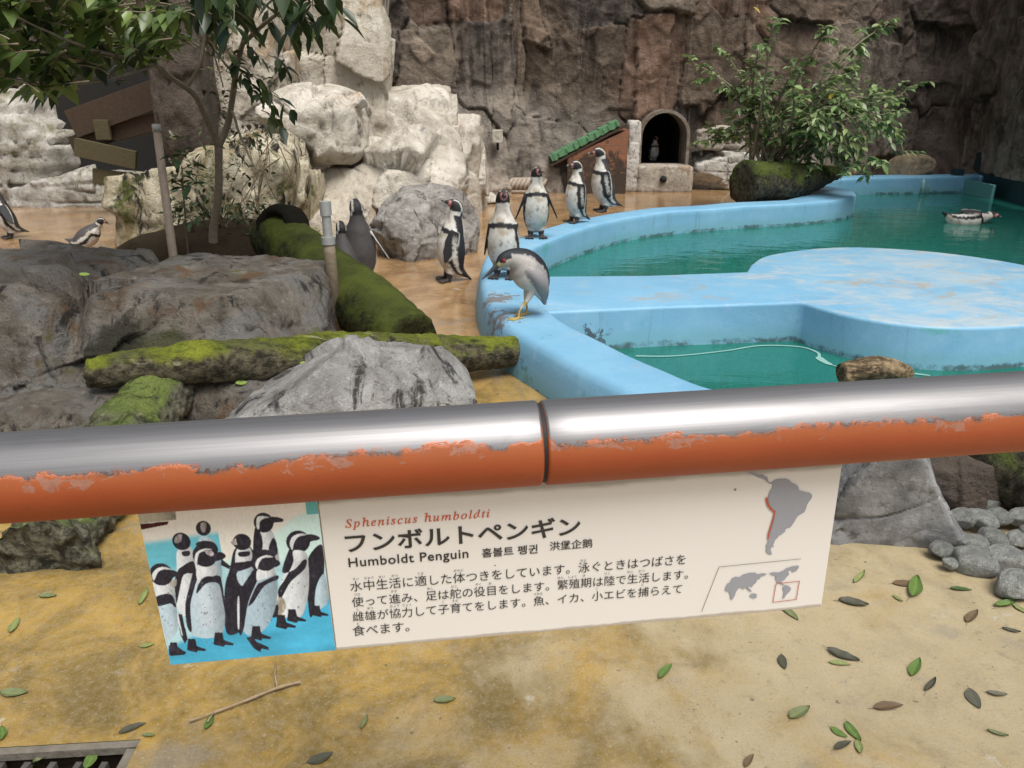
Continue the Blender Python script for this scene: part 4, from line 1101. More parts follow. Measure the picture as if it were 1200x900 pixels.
def sweep(sp, nring=110, seg=64):
    C = np.array([catmull([(*r_[:2], 0) for r_ in sp], nring)[:, 0], catmull([(*r_[:2], 0) for r_ in sp], nring)[:, 1],
                  catmull([(r_[2], r_[3], 0) for r_ in sp], nring)[:, 0], catmull([(r_[2], r_[3], 0) for r_ in sp], nring)[:, 1]]).T
    T = np.gradient(C[:, :2], axis=0); T /= np.linalg.norm(T, axis=1)[:, None]
    for _ in range(3): T[1:-1] = (T[:-2] + 2 * T[1:-1] + T[2:]) / 4
    T /= np.linalg.norm(T, axis=1)[:, None]
    th = np.linspace(-PI, PI, seg, endpoint=False)
    V = np.zeros((nring, seg, 3))
    for i in range(nring):
        V[i, :, 0] = C[i, 3] * np.sin(th)
        V[i, :, 1] = C[i, 0] + C[i, 2] * np.cos(th) * T[i, 1]
        V[i, :, 2] = C[i, 1] - C[i, 2] * np.cos(th) * T[i, 0]
    F = []
    for i in range(nring - 1):
        for j in range(seg):
            k = (j + 1) % seg
            F.append((i * seg + j, i * seg + k, (i + 1) * seg + k, (i + 1) * seg + j))
    F.append(tuple(range(seg - 1, -1, -1))); F.append(tuple((nring - 1) * seg + j for j in range(seg)))
    k = np.repeat(np.linspace(0, len(sp) - 1, nring), seg)
    a = np.abs(np.degrees(np.tile(th, nring)))
    return V.reshape(-1, 3), F, k, a
def penguin_colour(V, k, a, back, juv=False):
    c = np.tile(back, (len(V), 1))
    j = 5 * vnoise(V * 45, 4) + 3 * vnoise(V * 110, 5)
    a2 = a + j
    W = lambda m: c.__setitem__(m, WHT)
    B = lambda m: c.__setitem__(m, BLK)
    body = (k > 1.2) & (k < 5.3 - 0.25 * (a / 70) ** 2)
    band0 = 5.3 - 0.25 * (a / 70) ** 2
    W(body & (a2 < 62)); B(body & (k > 2.0) & (a2 >= 62) & (a2 < 82)); W(body & (k > 1.6) & (a2 >= 82) & (a2 < 101))
    band = (k >= 5.25) & (k < 5.85 - 0.12 * (a / 90) ** 2 + 0.05 * vnoise(V * 30, 8))
    band = (k >= band0) & (k < band0 + 0.62 + 0.05 * vnoise(V * 30, 8))
    B(band & (a2 < 82)); W(band & (a2 >= 82) & (a2 < 104))
    nk = (k >= band0 + 0.62) & (k < 7.9)
    W(nk & (a2 < 98 - (k - 5.95) * 18))
    st = (k >= 7.9) & (k < 8.55)
    W(st & (a2 < 130)); B(st & (a2 >= 130))
    face = (k >= 8.55) & (k < 10.5)
    B(face); W(face & (a2 < 30) & (k < 9.4)); W(face & (a2 > 124 + (k - 8.55) * 6) & (a2 < 142 + (k - 8.55) * 5)); B(face & (a2 >= 142 + (k - 8.55) * 5))
    c[(k >= 10.55 + 0.3 * (a / 150)) & (k < 11.5) & (a < 140)] = PNK
    c[k >= 11.5] = np.array([0.045, 0.042, 0.042])
    c[(k > 12.6) & (k < 13.2)] = np.array([0.22, 0.20, 0.19])
    spots = (vnoise(V * 85, 12) > 0.74) & body & (a < 70)
    c[spots] = np.array([0.22, 0.2, 0.18])
    grub = smooth(0.0, 0.5, fbm(V * 16, 4, 19)) * ((c.mean(1) > 0.4))
    c = c * (1 - 0.42 * grub[:, None] * np.array([0.7, 0.9, 1.15]))
    c = c * (1 + 0.22 * fbm(V * 60, 3, 9))[:, None]
    return np.clip(c, 0.004, 0.85)
def rotm(axis, ang):
    return np.array(Matrix.Rotation(ang, 3, axis))
def remesh(V, F, C, voxel, name, material):
    me = bpy.data.meshes.new(name + "_raw")
    me.from_pydata(V.tolist(), [], [tuple(f) for f in F])
    o = bpy.data.objects.new(name + "_raw", me)
    COL.objects.link(o)
    md = o.modifiers.new("skin", 'REMESH'); md.mode = 'VOXEL'; md.voxel_size = voxel
    sm = o.modifiers.new("soft", 'SMOOTH'); sm.factor = 0.5; sm.iterations = 2
    dg = bpy.context.evaluated_depsgraph_get()
    m2 = bpy.data.meshes.new_from_object(o.evaluated_get(dg))
    bpy.data.objects.remove(o); bpy.data.meshes.remove(me)
    kd = kdtree.KDTree(len(V))
    for i, p_ in enumerate(V): kd.insert(p_, i)
    kd.balance()
    nv_ = len(m2.vertices)
    cc = np.ones((nv_, 4))
    for i, vtx in enumerate(m2.vertices):
        near = kd.find_n(vtx.co, 3)
        ws = [1.0 / (d_ + 1e-4) for (_, _, d_) in near]
        t = sum(ws)
        cc[i, :3] = sum(w_ * C[ix] for w_, (_, ix, _) in zip(ws, near)) / t
    at = m2.color_attributes.new("tint", 'FLOAT_COLOR', 'POINT')
    at.data.foreach_set("color", cc.ravel())
    m2.polygons.foreach_set("use_smooth", [True] * len(m2.polygons))
    m2.name = name
    m2.materials.clear(); m2.materials.append(material)
    ob = bpy.data.objects.new(name, m2)
    COL.objects.link(ob)
    return ob
def flipper(sx, spread, back, length=0.265, colour_out=BLK, twist=0.0):
    nL, nW = 26, 12
    V = []; C = []
    t = np.linspace(0, 1, nL)
    wid = np.interp(t, [0, .12, .35, .7, .92, 1], [0.036, 0.050, 0.056, 0.045, 0.026, 0.007])
    thk = np.interp(t, [0, .2, 1], [0.016, 0.011, 0.006])
    th = np.linspace(0, 2 * PI, nW * 2, endpoint=False)
    for i in range(nL):
        for q in th:
            V.append((sx * thk[i] * math.cos(q), wid[i] * math.sin(q) - 0.02 * t[i] ** 2, -t[i] * length))
            outw = math.cos(q) > -0.2
            e = math.sin(q)
            if outw: C.append(WHT if e < -0.80 else colour_out)
            else: C.append(WHT * 0.8 if abs(e) < 0.6 else colour_out)
    V = np.array(V); C = np.array(C)
    m_ = nW * 2
    F = [(i * m_ + j, i * m_ + (j + 1) % m_, (i + 1) * m_ + (j + 1) % m_, (i + 1) * m_ + j) for i in range(nL - 1) for j in range(m_)]
    F.append(tuple(range(m_ - 1, -1, -1))); F.append(tuple((nL - 1) * m_ + j for j in range(m_)))
    if sx < 0: F = [f[::-1] for f in F]
    V = V @ rotm('Z', twist * sx).T
    V = V @ rotm('X', -back).T
    V = V @ rotm('Y', -sx * spread).T
    return V + np.array([sx * 0.096, -0.012, 0.415]), F, C
def penguin(label, foot, yaw, height=0.62, lean=0.0, hyaw=0.0, hpitch=0.0, flL=(0.12, 0.1), flR=(0.12, 0.1), back=DGR, feet=True, neck=0.0, body_rot=None, voxel=0.0075, open_beak=False, fat=1.0, stretch=0.0):
    sp = SP.copy(); sp[1:7, 2:] *= fat
    if stretch: sp[6:, 1] += stretch
    V, F, k, a = sweep(sp)
    C = penguin_colour(V, k, a, back)
    piv = np.array([0, -0.01, 0.47])
    wgt = smooth(5.8, 8.6, k)[:, None]
    def bend(Vx, ax, ang, w_):
        R = rotm(ax, ang)
        full = (Vx - piv) @ R.T + piv
        half = (Vx - piv) @ rotm(ax, ang * 0.5).T + piv
        w1 = np.clip(w_ * 2, 0, 1); w2 = np.clip(w_ * 2 - 1, 0, 1)
        return (Vx * (1 - w1) + half * w1) * (1 - w2) + full * w2
    V = bend(V, 'Z', hyaw, wgt)
    ax = rotm('Z', hyaw) @ np.array([1, 0, 0])
    if hpitch:
        R = np.array(Matrix.Rotation(hpitch, 3, Vector(ax)))
        pv = piv + np.array([0, 0, 0.06])
        full = (V - pv) @ R.T + pv
        w_ = smooth(6.8, 8.8, k)[:, None]
        V = V * (1 - w_) + full * w_
    VV, FF, CC = [V], list(F), [C]
    nn_ = len(V)
    def put(v_, f_, c_):
        nonlocal nn_
        VV.append(v_); CC.append(np.tile(c_, (len(v_), 1)) if np.ndim(c_) == 1 else c_)
        FF.extend([tuple(i + nn_ for i in q) for q in f_]); nn_ += len(v_)
    put(*flipper(1, *flR)); put(*flipper(-1, *flL))
    # eyes
    for sx in (1, -1):
        e = np.array([sx * 0.036, 0.040, 0.612])
    Vall = np.concatenate(VV)
    # lean the trunk about the hips
    hp = np.array([0, -0.02, 0.09])
    if lean:
        R = rotm('X', -lean)
        Vall = (Vall - hp) @ R.T + hp
    VV = [Vall]; CC = [np.concatenate(CC)]
    if feet:
        for sx in (1, -1):
            v_, f_ = tube([(sx * 0.048, -0.02, 0.13), (sx * 0.050, -0.012, 0.05), (sx * 0.052, 0.0, 0.014)], [0.042, 0.028, 0.017], 14)
            put(v_, f_, BLK * 1.6)
            for da in (-0.42, 0.0, 0.42):
                d_ = np.array([math.sin(da + sx * 0.18), math.cos(da + sx * 0.18), 0])
                o_ = np.array([sx * 0.052, -0.008, 0.012])
                v_, f_ = tube([o_ - d_ * 0.015, o_ + d_ * 0.035, o_ + d_ * 0.085, o_ + d_ * 0.098 + np.array([0, 0, -0.004])], [0.013, 0.014, 0.011, 0.005], 10)
                put(v_, f_, np.array([0.055, 0.047, 0.045]))
            wb_ = []
            for da in (-0.42, 0.42):
                wb_.append(np.array([sx * 0.052 + 0.075 * math.sin(da + sx * .18), -0.008 + 0.075 * math.cos(da + sx * .18), 0.010]))
            c0_ = np.array([sx * 0.052, -0.008, 0.010]); md_ = np.array([sx * 0.052 + 0.07 * math.sin(sx * .18), 0.062, 0.010])
            lo = [c0_, wb_[0], md_, wb_[1]]
            v_ = np.array([q + np.array([0, 0, 0.005]) for q in lo] + [q - np.array([0, 0, 0.006]) for q in lo])
            put(v_, [(3, 2, 1, 0), (4, 5, 6, 7), (0, 1, 5, 4), (1, 2, 6, 5), (2, 3, 7, 6), (3, 0, 4, 7)], np.array([0.055, 0.047, 0.045]))
    Vall = np.concatenate(VV); Call = np.concatenate(CC)
    if body_rot is not None:
        Vall = (Vall - np.array([0, 0, 0.3])) @ np.array(body_rot.to_3x3()).T
    o = remesh(Vall, FF, Call, voxel, "penguin", M['bird'])
    sc_ = height / 0.64
    o.scale = (sc_, sc_, sc_)
    o.location = foot
    o.rotation_euler = (0, 0, yaw)
    tag(o, label, "penguin", "penguins in the enclosure")
    return o
RZ = RIM + 0.001
FRONT = PI                               # facing the camera; local +Y is where it looks
penguin("penguin standing on the rim directly behind the heron, head tipped up", at_z(590, 326, RZ), FRONT - 0.18, 0.645, 0.05, 0.35, 0.35, (0.05, 0.0), (0.22, 0.05))
penguin("penguin on the rim facing front with both flippers held out", at_z(628, 279, RZ), FRONT + 0.05, 0.66, 0.0, 0.35, 0.25, (0.42, 0.0), (0.38, 0.0))
penguin("smaller penguin on the rim facing left, in front of the tallest one", at_z(672, 261, RZ), PI / 2 + 0.50, 0.65, -0.06, 0.0, 0.0, (0.1, 0.0), (0.06, 0.08))
penguin("tallest penguin on the rim, leaning and facing left under the green mat", at_z(706, 248, RZ), PI / 2 + 0.25, 0.74, 0.10, 0.0, 0.06, (0.1, 0.0), (0.08, 0.08))
penguin("penguin on the wet floor facing left with its tail stuck out towards the pool", at_z(524, 329), PI / 2 + 0.28, 0.70, -0.16, 0.0, 0.35, (0.1, -0.3), (0.08, -0.08), back=BLK * 1.15)
penguin("penguin seen from behind with a flipper held out, behind the leaning log", at_z(424, 333), 0.12, 0.72, 0.0, 0.3, 0.2, (0.15, 0.0), (0.55, 0.05), back=DGR * 1.3, fat=1.08)
penguin("bent penguin mostly hidden by the leaning log and the post", at_z(408, 339), 0.35, 0.58, 0.40, 0.1, 0.6, (0.1, 0.0), (0.08, 0.0), back=DGR * 1.1, fat=1.1)
penguin("penguin at the left edge walking with a flipper raised behind it", at_z(12, 279), 0.25 + PI / 2 + 0.5, 0.60, 0.12, 0.2, 0.0, (0.6, 0.0), (0.9, 0.2), back=DGR)
penguin("penguin resting low on the floor beyond the big boulder", at_z(96, 296) + np.array([0, 0, 0.01]), -PI / 2 + 0.1, 0.46, 0.80, 0.0, 0.5, (0.05, 0.0), (0.05, 0.0), back=DGR * 1.6, fat=1.22)
sw = Matrix.Rotation(math.radians(78), 4, 'Y') @ Matrix.Rotation(math.radians(225), 4, 'Z')
penguin("penguin floating on its side in the green water on the right", at_z(1136, 262, WATER) + np.array([0, 0, 0.035]), 0.05, 0.66, 0.0, -0.6, 0.5, (0.15, 0.0), (0.12, 0.3), feet=False, body_rot=sw)
penguin("penguin sitting in the dark of the tunnel mouth", (tcx - 0.02, 14.75, tsill - 0.03), FRONT + 0.2, 0.48, 0.1, 0.3, 0.0)

# ---- night heron
HS = np.array([(-0.135, 0.060, 0.008, 0.014), (-0.118, 0.115, 0.030, 0.034), (-0.085, 0.190, 0.078, 0.076), (-0.040, 0.250, 0.100, 0.094), (0.005, 0.303, 0.090, 0.084),
               (0.042, 0.330, 0.066, 0.062), (0.086, 0.340, 0.047, 0.043), (0.124, 0.328, 0.038, 0.033), (0.154, 0.308, 0.019, 0.016), (0.190, 0.280, 0.012, 0.009), (0.248, 0.236, 0.003, 0.002)])
V, F, k, a = sweep(HS, 110, 56)
j = 5 * vnoise(V * 60, 3)
hb, hg, hw, hc = np.array([0.018, 0.020, 0.026]), np.array([0.33, 0.315, 0.315]), np.array([0.60, 0.56, 0.49]), np.array([0.45, 0.42, 0.39])
c = np.tile(hg, (len(V), 1))
c[(a + j < 62)] = hw
c[(k > 3.6) & (k < 6.3) & (a + j < 120)] = hc
c[(k < 3.6) & (k > 0.2) & (a + j > 128)] = hb
c[(k >= 3.6) & (k < 6) & (a + j > 128)] = hb
c[(k >= 6) & (a + j > 100)] = hb
c[(k >= 6.0) & (k < 7.7) & (a + j <= 100)] = np.array([0.46, 0.42, 0.36])
c[(k >= 7.55) & (k < 8.0) & (a < 130)] = np.array([0.40, 0.36, 0.14])
c[(k >= 8.0)] = np.array([0.05, 0.055, 0.058])
c[(k < 0.9)] = np.array([0.30, 0.30, 0.30])
VV, FF, CC = [V], list(F), [np.clip(c * (1 + 0.15 * fbm(V * 60, 3, 9))[:, None], 0, 1)]
nn_ = len(V)
def puth(v_, f_, c_):
    global nn_
    VV.append(np.asarray(v_)); CC.append(np.tile(c_, (len(v_), 1))); FF.extend([tuple(i + nn_ for i in q) for q in f_]); nn_ += len(v_)
# folded wings hug the flanks
for sx in (1, -1):
    Pw = catmull([(sx * 0.062, 0.010, 0.290), (sx * 0.084, -0.050, 0.230), (sx * 0.066, -0.092, 0.155), (sx * 0.022, -0.126, 0.080)], 20)
    v_, f_ = tube(Pw, catmull([(0.028, 0, 0), (0.040, 0, 0), (0.032, 0, 0), (0.006, 0, 0)], 20)[:, 0], 14)
    puth(v_, f_, np.array([0.27, 0.26, 0.265]))
    v_, f_ = ICO[3]
    puth(v_ * 0.009 + np.array([sx * 0.033, 0.130, 0.335]), f_, np.array([0.20, 0.015, 0.008]))
yel = np.array([0.48, 0.34, 0.10])
for sx, fy in ((1, -0.035), (-1, 0.045)):
    v_, f_ = tube([(sx * 0.035, -0.045, 0.17), (sx * 0.035, -0.025 + fy * .3, 0.11), (sx * 0.035, -0.012 + fy * .6, 0.075)], [0.026, 0.016, 0.010], 10); puth(v_, f_, hw)
    v_, f_ = tube([(sx * 0.035, -0.012 + fy * .6, 0.09), (sx * 0.035, -0.005 + fy, 0.045), (sx * 0.035, fy, 0.008)], [0.008, 0.0068, 0.0075], 10); puth(v_, f_, yel)
    for da, ll in ((-0.5, 0.06), (0.0, 0.07), (0.5, 0.06), (PI, 0.035)):
        d_ = np.array([math.sin(da), math.cos(da), 0])
        o_ = np.array([sx * 0.035, fy, 0.008])
        v_, f_ = tube([o_, o_ + d_ * ll * 0.6, o_ + d_ * ll], [0.0072, 0.006, 0.004], 8); puth(v_, f_, yel)
he = remesh(np.concatenate(VV), FF, np.concatenate(CC), 0.0048, "night_heron", M['bird'])
he.location = at_z(613, 372, RZ)
he.scale = (1.12, 1.12, 1.12)
he.rotation_euler = (0, 0, PI / 2 + 0.42)
tag(he, "hunched grey heron with a black cap and yellow legs on the near rim", "heron")

# ================================================================== PLANTS
def leaf_verts(base, d_, up, length, width, fold=0.25, droop=0.2):
    d_ = d_ / (np.linalg.norm(d_) + 1e-9)
    s_ = np.cross(d_, up); s_ /= (np.linalg.norm(s_) + 1e-9)
    n_ = np.cross(s_, d_)
    def P(t, w, z): return base + d_ * (length * t) + s_ * (w * width) + n_ * (z * width) - np.array([0, 0, droop * length * t * t])
    return [P(0, 0, 0), P(.22, .36, fold * .5), P(.30, 0, -.02), P(.22, -.36, fold * .5), P(.58, .46, fold * .6), P(.62, 0, -.04), P(.58, -.46, fold * .6), P(1, 0, -.05)]
LEAF_F = [(0, 2, 1), (0, 3, 2), (1, 2, 5, 4), (2, 3, 6, 5), (4, 5, 7), (5, 6, 7)]
class Crown:
    def __init__(self): self.V = []; self.F = []; self.C = []
    def leaf(self, *a, col=(0.05, 0.09, 0.02), **k):
        n0 = len(self.V)
        self.V += leaf_verts(*a, **k)
        self.F += [tuple(i + n0 for i in f) for f in LEAF_F]
        self.C += [col] * 8
    def build(self, name, material, parent, loc):
        o = mesh_obj(name, np.array(self.V) - np.array(loc), self.F, material, parent, np.array(self.C), True)
        return o
def rv(rg): 
    v_ = rg.normal(size=3); return v_ / np.linalg.norm(v_)
def spray(cr, tw_, start, tip, rg, nleaf, llen, palette, bendz=0.15, rad=0.008, spread=0.5, hang=0.2, side=0.0):
    # a twig from start to tip with leaves alternating along it
    start = np.array(start, float); tip = np.array(tip, float)
    L = np.linalg.norm(tip - start)
    mid = (start + tip) / 2 + rv(rg) * L * 0.08 + np.array([0, 0, bendz * L])
    P = catmull([start, mid, tip], 16)
    v_, f_ = tube(P, np.linspace(rad, rad * 0.35, 16), 6)
    tw_.add(v_, f_)
    T = np.gradient(P, axis=0)
    for q in range(nleaf):
        t = (0.25 + 0.75 * (q + rg.rand()) / nleaf) if nleaf > 1 else 1
        i = min(int(t * 15), 15)
        d0_ = T[i] / np.linalg.norm(T[i])
        s_ = np.cross(d0_, [0, 0, 1]); s_ /= np.linalg.norm(s_) + 1e-9
        sd2 = s_ * (1 if q % 2 else -1)
        d_ = d0_ * 0.55 + sd2 * (0.7 + 0.3 * rg.rand()) + rv(rg) * spread + np.array([0, 0, -hang])
        up = np.array([0, 0, 1.0]) + rv(rg) * 0.5
        l_ = llen * rg.uniform(0.65, 1.15)
        col = np.array(palette[rg.randint(len(palette))]) * rg.uniform(0.75, 1.25)
        cr.leaf(P[i], d_, up, l_, l_ * rg.uniform(0.44, 0.62), rg.uniform(0.1, 0.35), rg.uniform(0.05, 0.4), col=tuple(col))
    return P
# leafy bush on the rim
rg = np.random.RandomState(11)
bloc = at_y(900, 200, 11.3)
bush = empty("leafy_bush", bloc)
cr = Crown(); tw_ = Geo()
pal = [(0.16, 0.25, 0.085), (0.21, 0.31, 0.12), (0.26, 0.36, 0.15), (0.11, 0.18, 0.07), (0.30, 0.38, 0.15)]
tips = [(905, 26), (888, 62), (968, 34), (1040, 28), (1020, 38), (806, 70), (828, 78), (850, 62), (1068, 132), (1062, 112), (1055, 182), (1022, 205), (992, 202), (852, 142), (872, 172), (826, 166), (940, 198), (962, 188), (984, 122), (1004, 82),
        (930, 110), (900, 120), (1010, 150), (1030, 160), (950, 150), (925, 90), (975, 95), (910, 185), (880, 110), (1045, 150), (960, 120), (890, 145), (1000, 180), (935, 165), (868, 95), (1000, 105), (1035, 120), (1010, 195), (975, 165)]
for i_, (px, py) in enumerate(tips):
    yy = 11.3 + rg.uniform(-0.9, 0.7)
    tip = at_y(px, py, yy)
    st = np.array(bloc) + np.array([rg.uniform(-.25, .35), rg.uniform(-.1, .1), rg.uniform(0, .12)])
    L = np.linalg.norm(tip - st)
    far_ = py < 80 or px < 840
    low_ = py > 150
    P = spray(cr, tw_, st, tip, rg, int(10 + L * 7), 0.14, pal, 0.10 if py < 150 else 0.42, 0.022)
    for q in range(int((6 if low_ else 2) + L * 2.7)):
        t = rg.uniform(0.35, 1.0)
        b_ = P[min(int(t * 15), 15)]
        reach = (0.24 if far_ else 0.42) * rg.uniform(0.5, 1.2)
        dd = rv(rg) * np.array([1, 0.8, 0.55]) + (tip - st) / L * 0.6
        spray(cr, tw_, b_, b_ + dd / np.linalg.norm(dd) * reach, rg, rg.randint(8, 14), 0.125, pal, 0.05, 0.006)
for k in range(3):                       # a few yellow leaves
    cr.leaf(at_y(*[(882, 8), (976, 110), (985, 153)][k], 11.0), rv(rg), np.array([0, 0, 1.0]), 0.13, 0.07, col=(0.55, 0.42, 0.05))
cr.build("crown", M['leaf'], bush, bloc)
v_, f_, c_ = tw_.arrays()
mesh_obj("stems", v_ - bloc, f_, M['bark'], bush)
tag(bush, "leafy green bush growing on the rim above the stubby mossy log", "bush")

# forked tree behind the boulder
rg = np.random.RandomState(4)
tloc = at_y(250, 276, 6.3)
tree = empty("small_tree", tloc)
cr = Crown(); tw_ = Geo(); tk = Geo()
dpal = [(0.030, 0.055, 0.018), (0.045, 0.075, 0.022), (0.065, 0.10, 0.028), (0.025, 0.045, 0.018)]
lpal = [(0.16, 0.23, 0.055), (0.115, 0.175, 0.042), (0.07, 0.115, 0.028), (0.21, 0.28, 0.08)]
def limb(pts, rads):
    v_, f_ = tube(catmull(pts, 30), catmull([(r_, 0, 0) for r_ in rads], 30)[:, 0], 12)
    v_ = v_ + 0.004 * fbm(v_ * 18, 3, 2)[:, None]
    tk.add(v_, f_)
fork = at_y(256, 172, 6.2)
limb([tloc - [0, 0, .25], tloc, at_y(256, 225, 6.25), fork], [0.05, 0.037, 0.031, 0.029])
limb([fork, at_y(246, 148, 6.1), at_y(228, 112, 5.9), at_y(205, 94, 5.6), at_y(182, 76, 5.2)], [0.027, 0.022, 0.019, 0.017, 0.013])
limb([fork, at_y(268, 142, 6.2), at_y(276, 90, 6.1), at_y(284, 52, 6.0), at_y(306, -10, 5.7)], [0.028, 0.024, 0.021, 0.018, 0.012])
limb([at_y(218, 104, 5.8), at_y(236, 68, 5.8), at_y(242, 0, 5.9), at_y(240, -30, 5.9)], [0.014, 0.013, 0.012, 0.010])
limb([at_y(182, 76, 5.2), at_y(140, 66, 4.7), at_y(90, 52, 4.3), at_y(20, 20, 4.0)], [0.014, 0.011, 0.008, 0.005])
limb([at_y(182, 76, 5.2), at_y(120, 30, 4.8), at_y(60, -10, 4.5)], [0.012, 0.009, 0.005])
limb([at_y(182, 76, 5.2), at_y(130, 92, 4.7), at_y(60, 100, 4.4), at_y(-10, 85, 4.2)], [0.010, 0.008, 0.006, 0.004])
limb([at_y(276, 90, 6.1), at_y(254, 62, 6.0), at_y(247, 50, 6.0), at_y(262, 102, 5.9)], [0.010, 0.009, 0.007, 0.005])
limb([at_y(272, 130, 6.15), at_y(284, 165, 6.0), at_y(298, 195, 5.9)], [0.010, 0.008, 0.006])
limb([at_y(284, 52, 6.0), at_y(320, 20, 5.6), at_y(368, -5, 5.2)], [0.016, 0.012, 0.006])
for k in range(190):                     # overhanging mass at the top left
    px = rg.uniform(-40, 205); py = rg.uniform(-40, 112) 
    if py > 118 - 0.42 * max(px - 60, 0) - (30 if px < 20 else 0) + rg.uniform(-12, 8): continue
    yy = 4.3 + 1.0 * max(px, 0) / 200 + rg.uniform(-0.5, 0.7)
    tip = at_y(px, py, yy)
    st = tip + np.array([0.25 * rg.uniform(0.3, 1.2), 0.1 * rg.uniform(-1, 1), 0.12 * rg.uniform(-0.6, 1.2)])
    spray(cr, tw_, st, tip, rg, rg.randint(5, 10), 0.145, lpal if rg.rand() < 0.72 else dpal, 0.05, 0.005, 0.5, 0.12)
for k in range(56):                      # dark leaves at the top centre
    px = rg.uniform(235, 405); py = rg.uniform(-40, 60) if px > 290 else rg.uniform(-30, 45)
    if px > 375 and py > 45: continue
    yy = 5.4 + rg.uniform(-0.5, 0.6)
    tip = at_y(px, py, yy)
    st = tip + np.array([-0.12 * rg.uniform(-0.5, 1.2), 0.1 * rg.uniform(-1, 1), 0.22 * rg.uniform(0.3, 1.2)])
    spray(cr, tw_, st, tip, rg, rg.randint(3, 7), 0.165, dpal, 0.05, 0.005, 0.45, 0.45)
for (px, py, nn2) in ((338, 85, 7), (322, 128, 8), (300, 112, 6), (318, 108, 6), (292, 98, 5), (345, 132, 4), (330, 150, 4), (308, 70, 5), (285, 80, 5), (350, 40, 6), (370, 35, 6)):
    tip = at_y(px, py, 5.9); st = tip + np.array([-0.15, 0.05, 0.12])
    spray(cr, tw_, st, tip, rg, nn2, 0.12, dpal, 0.1, 0.004, 0.5, 0.5)
for k in range(60):                      # dry brownish leaves near the fork
    px = rg.uniform(238, 330); py = rg.uniform(55, 170)
    tip = at_y(px, py, 6.1 + rg.uniform(-.2, .3)); st = tip + rv(rg) * 0.12
    spray(cr, tw_, st, tip, rg, 3, 0.06, [(0.10, 0.075, 0.035), (0.06, 0.07, 0.02), (0.04, 0.05, 0.02)], 0.0, 0.002)
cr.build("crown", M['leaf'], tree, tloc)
v_, f_, c_ = tw_.arrays(); tk.add(v_, f_)
v_, f_, c_ = tk.arrays(); mesh_obj("trunk", v_ - tloc, f_, M['bark'], tree)
tag(tree, "small forked tree behind the boulder with dark leaves overhanging the top left", "tree")
# sapling beside the pole
rg = np.random.RandomState(9)
sl = at_y(218, 290, 6.05)
sap = empty("sapling", sl)
cr = Crown(); tw_ = Geo()
v_, f_ = tube(catmull([sl - [0, 0, .2], at_y(216, 240, 6.0), at_y(213, 195, 5.95)], 14), np.linspace(0.009, 0.005, 14), 7); tw_.add(v_, f_)
for (px, py) in ((200, 182), (232, 190), (212, 178), (222, 200), (205, 208), (230, 212), (214, 215), (198, 250), (232, 255)):
    spray(cr, tw_, at_y(214, py + 8, 5.98), at_y(px, py, 5.95 + rg.uniform(-.1, .1)), rg, 4, 0.12, [(0.03, 0.08, 0.025), (0.05, 0.11, 0.035)], 0.0, 0.004, 0.4, 0.2)
cr.build("foliage", M['leaf'], sap, sl)
v_, f_, c_ = tw_.arrays(); mesh_obj("stem", v_ - sl, f_, M['vine'], sap)
tag(sap, "small leafy sapling between the pale pole and the tree trunk", "sapling")
# undergrowth and dry stems on the white rock
rg = np.random.RandomState(21)
cr = Crown()
for k in range(800):
    px = rg.uniform(198, 318); py = rg.uniform(238, 292) if rg.rand() < 0.75 else rg.uniform(150, 250)
    b_ = at_y(px, py, 6.9 + rg.uniform(-.5, .45))
    cr.leaf(b_, rv(rg), np.array([0, 0, 1.0]) + rv(rg) * .6, rg.uniform(.04, .085), rg.uniform(.02, .04), col=tuple(np.array([(0.03, 0.05, 0.018), (0.055, 0.075, 0.022), (0.10, 0.09, 0.04), (0.05, 0.07, 0.03)][rg.randint(4)])))
uo = cr.build("undergrowth", M['leaf'], None, (0, 0, 0))
tag(uo, "small leaves and litter growing at the foot of the forked tree", "undergrowth", kind="stuff")
gv = Geo()
for k in range(14):
    px = rg.uniform(262, 345); py = rg.uniform(140, 200)
    a_ = at_y(px, py, 7.3 + rg.uniform(-.2, .15)); b_ = at_y(px + rg.uniform(-45, 30), min(py + rg.uniform(30, 110), 290), 7.1 + rg.uniform(-.25, .2))
    m_ = (a_ + b_) / 2 + rv(rg) * 0.16
    v_, f_ = tube(catmull([a_, m_, b_], 14), rg.uniform(0.003, 0.006), 5)
    gv.add(v_, f_)
tag(gv.build("dry_vines", M['vine']), "dry brown stems hanging over the white rock", "vines", kind="stuff")

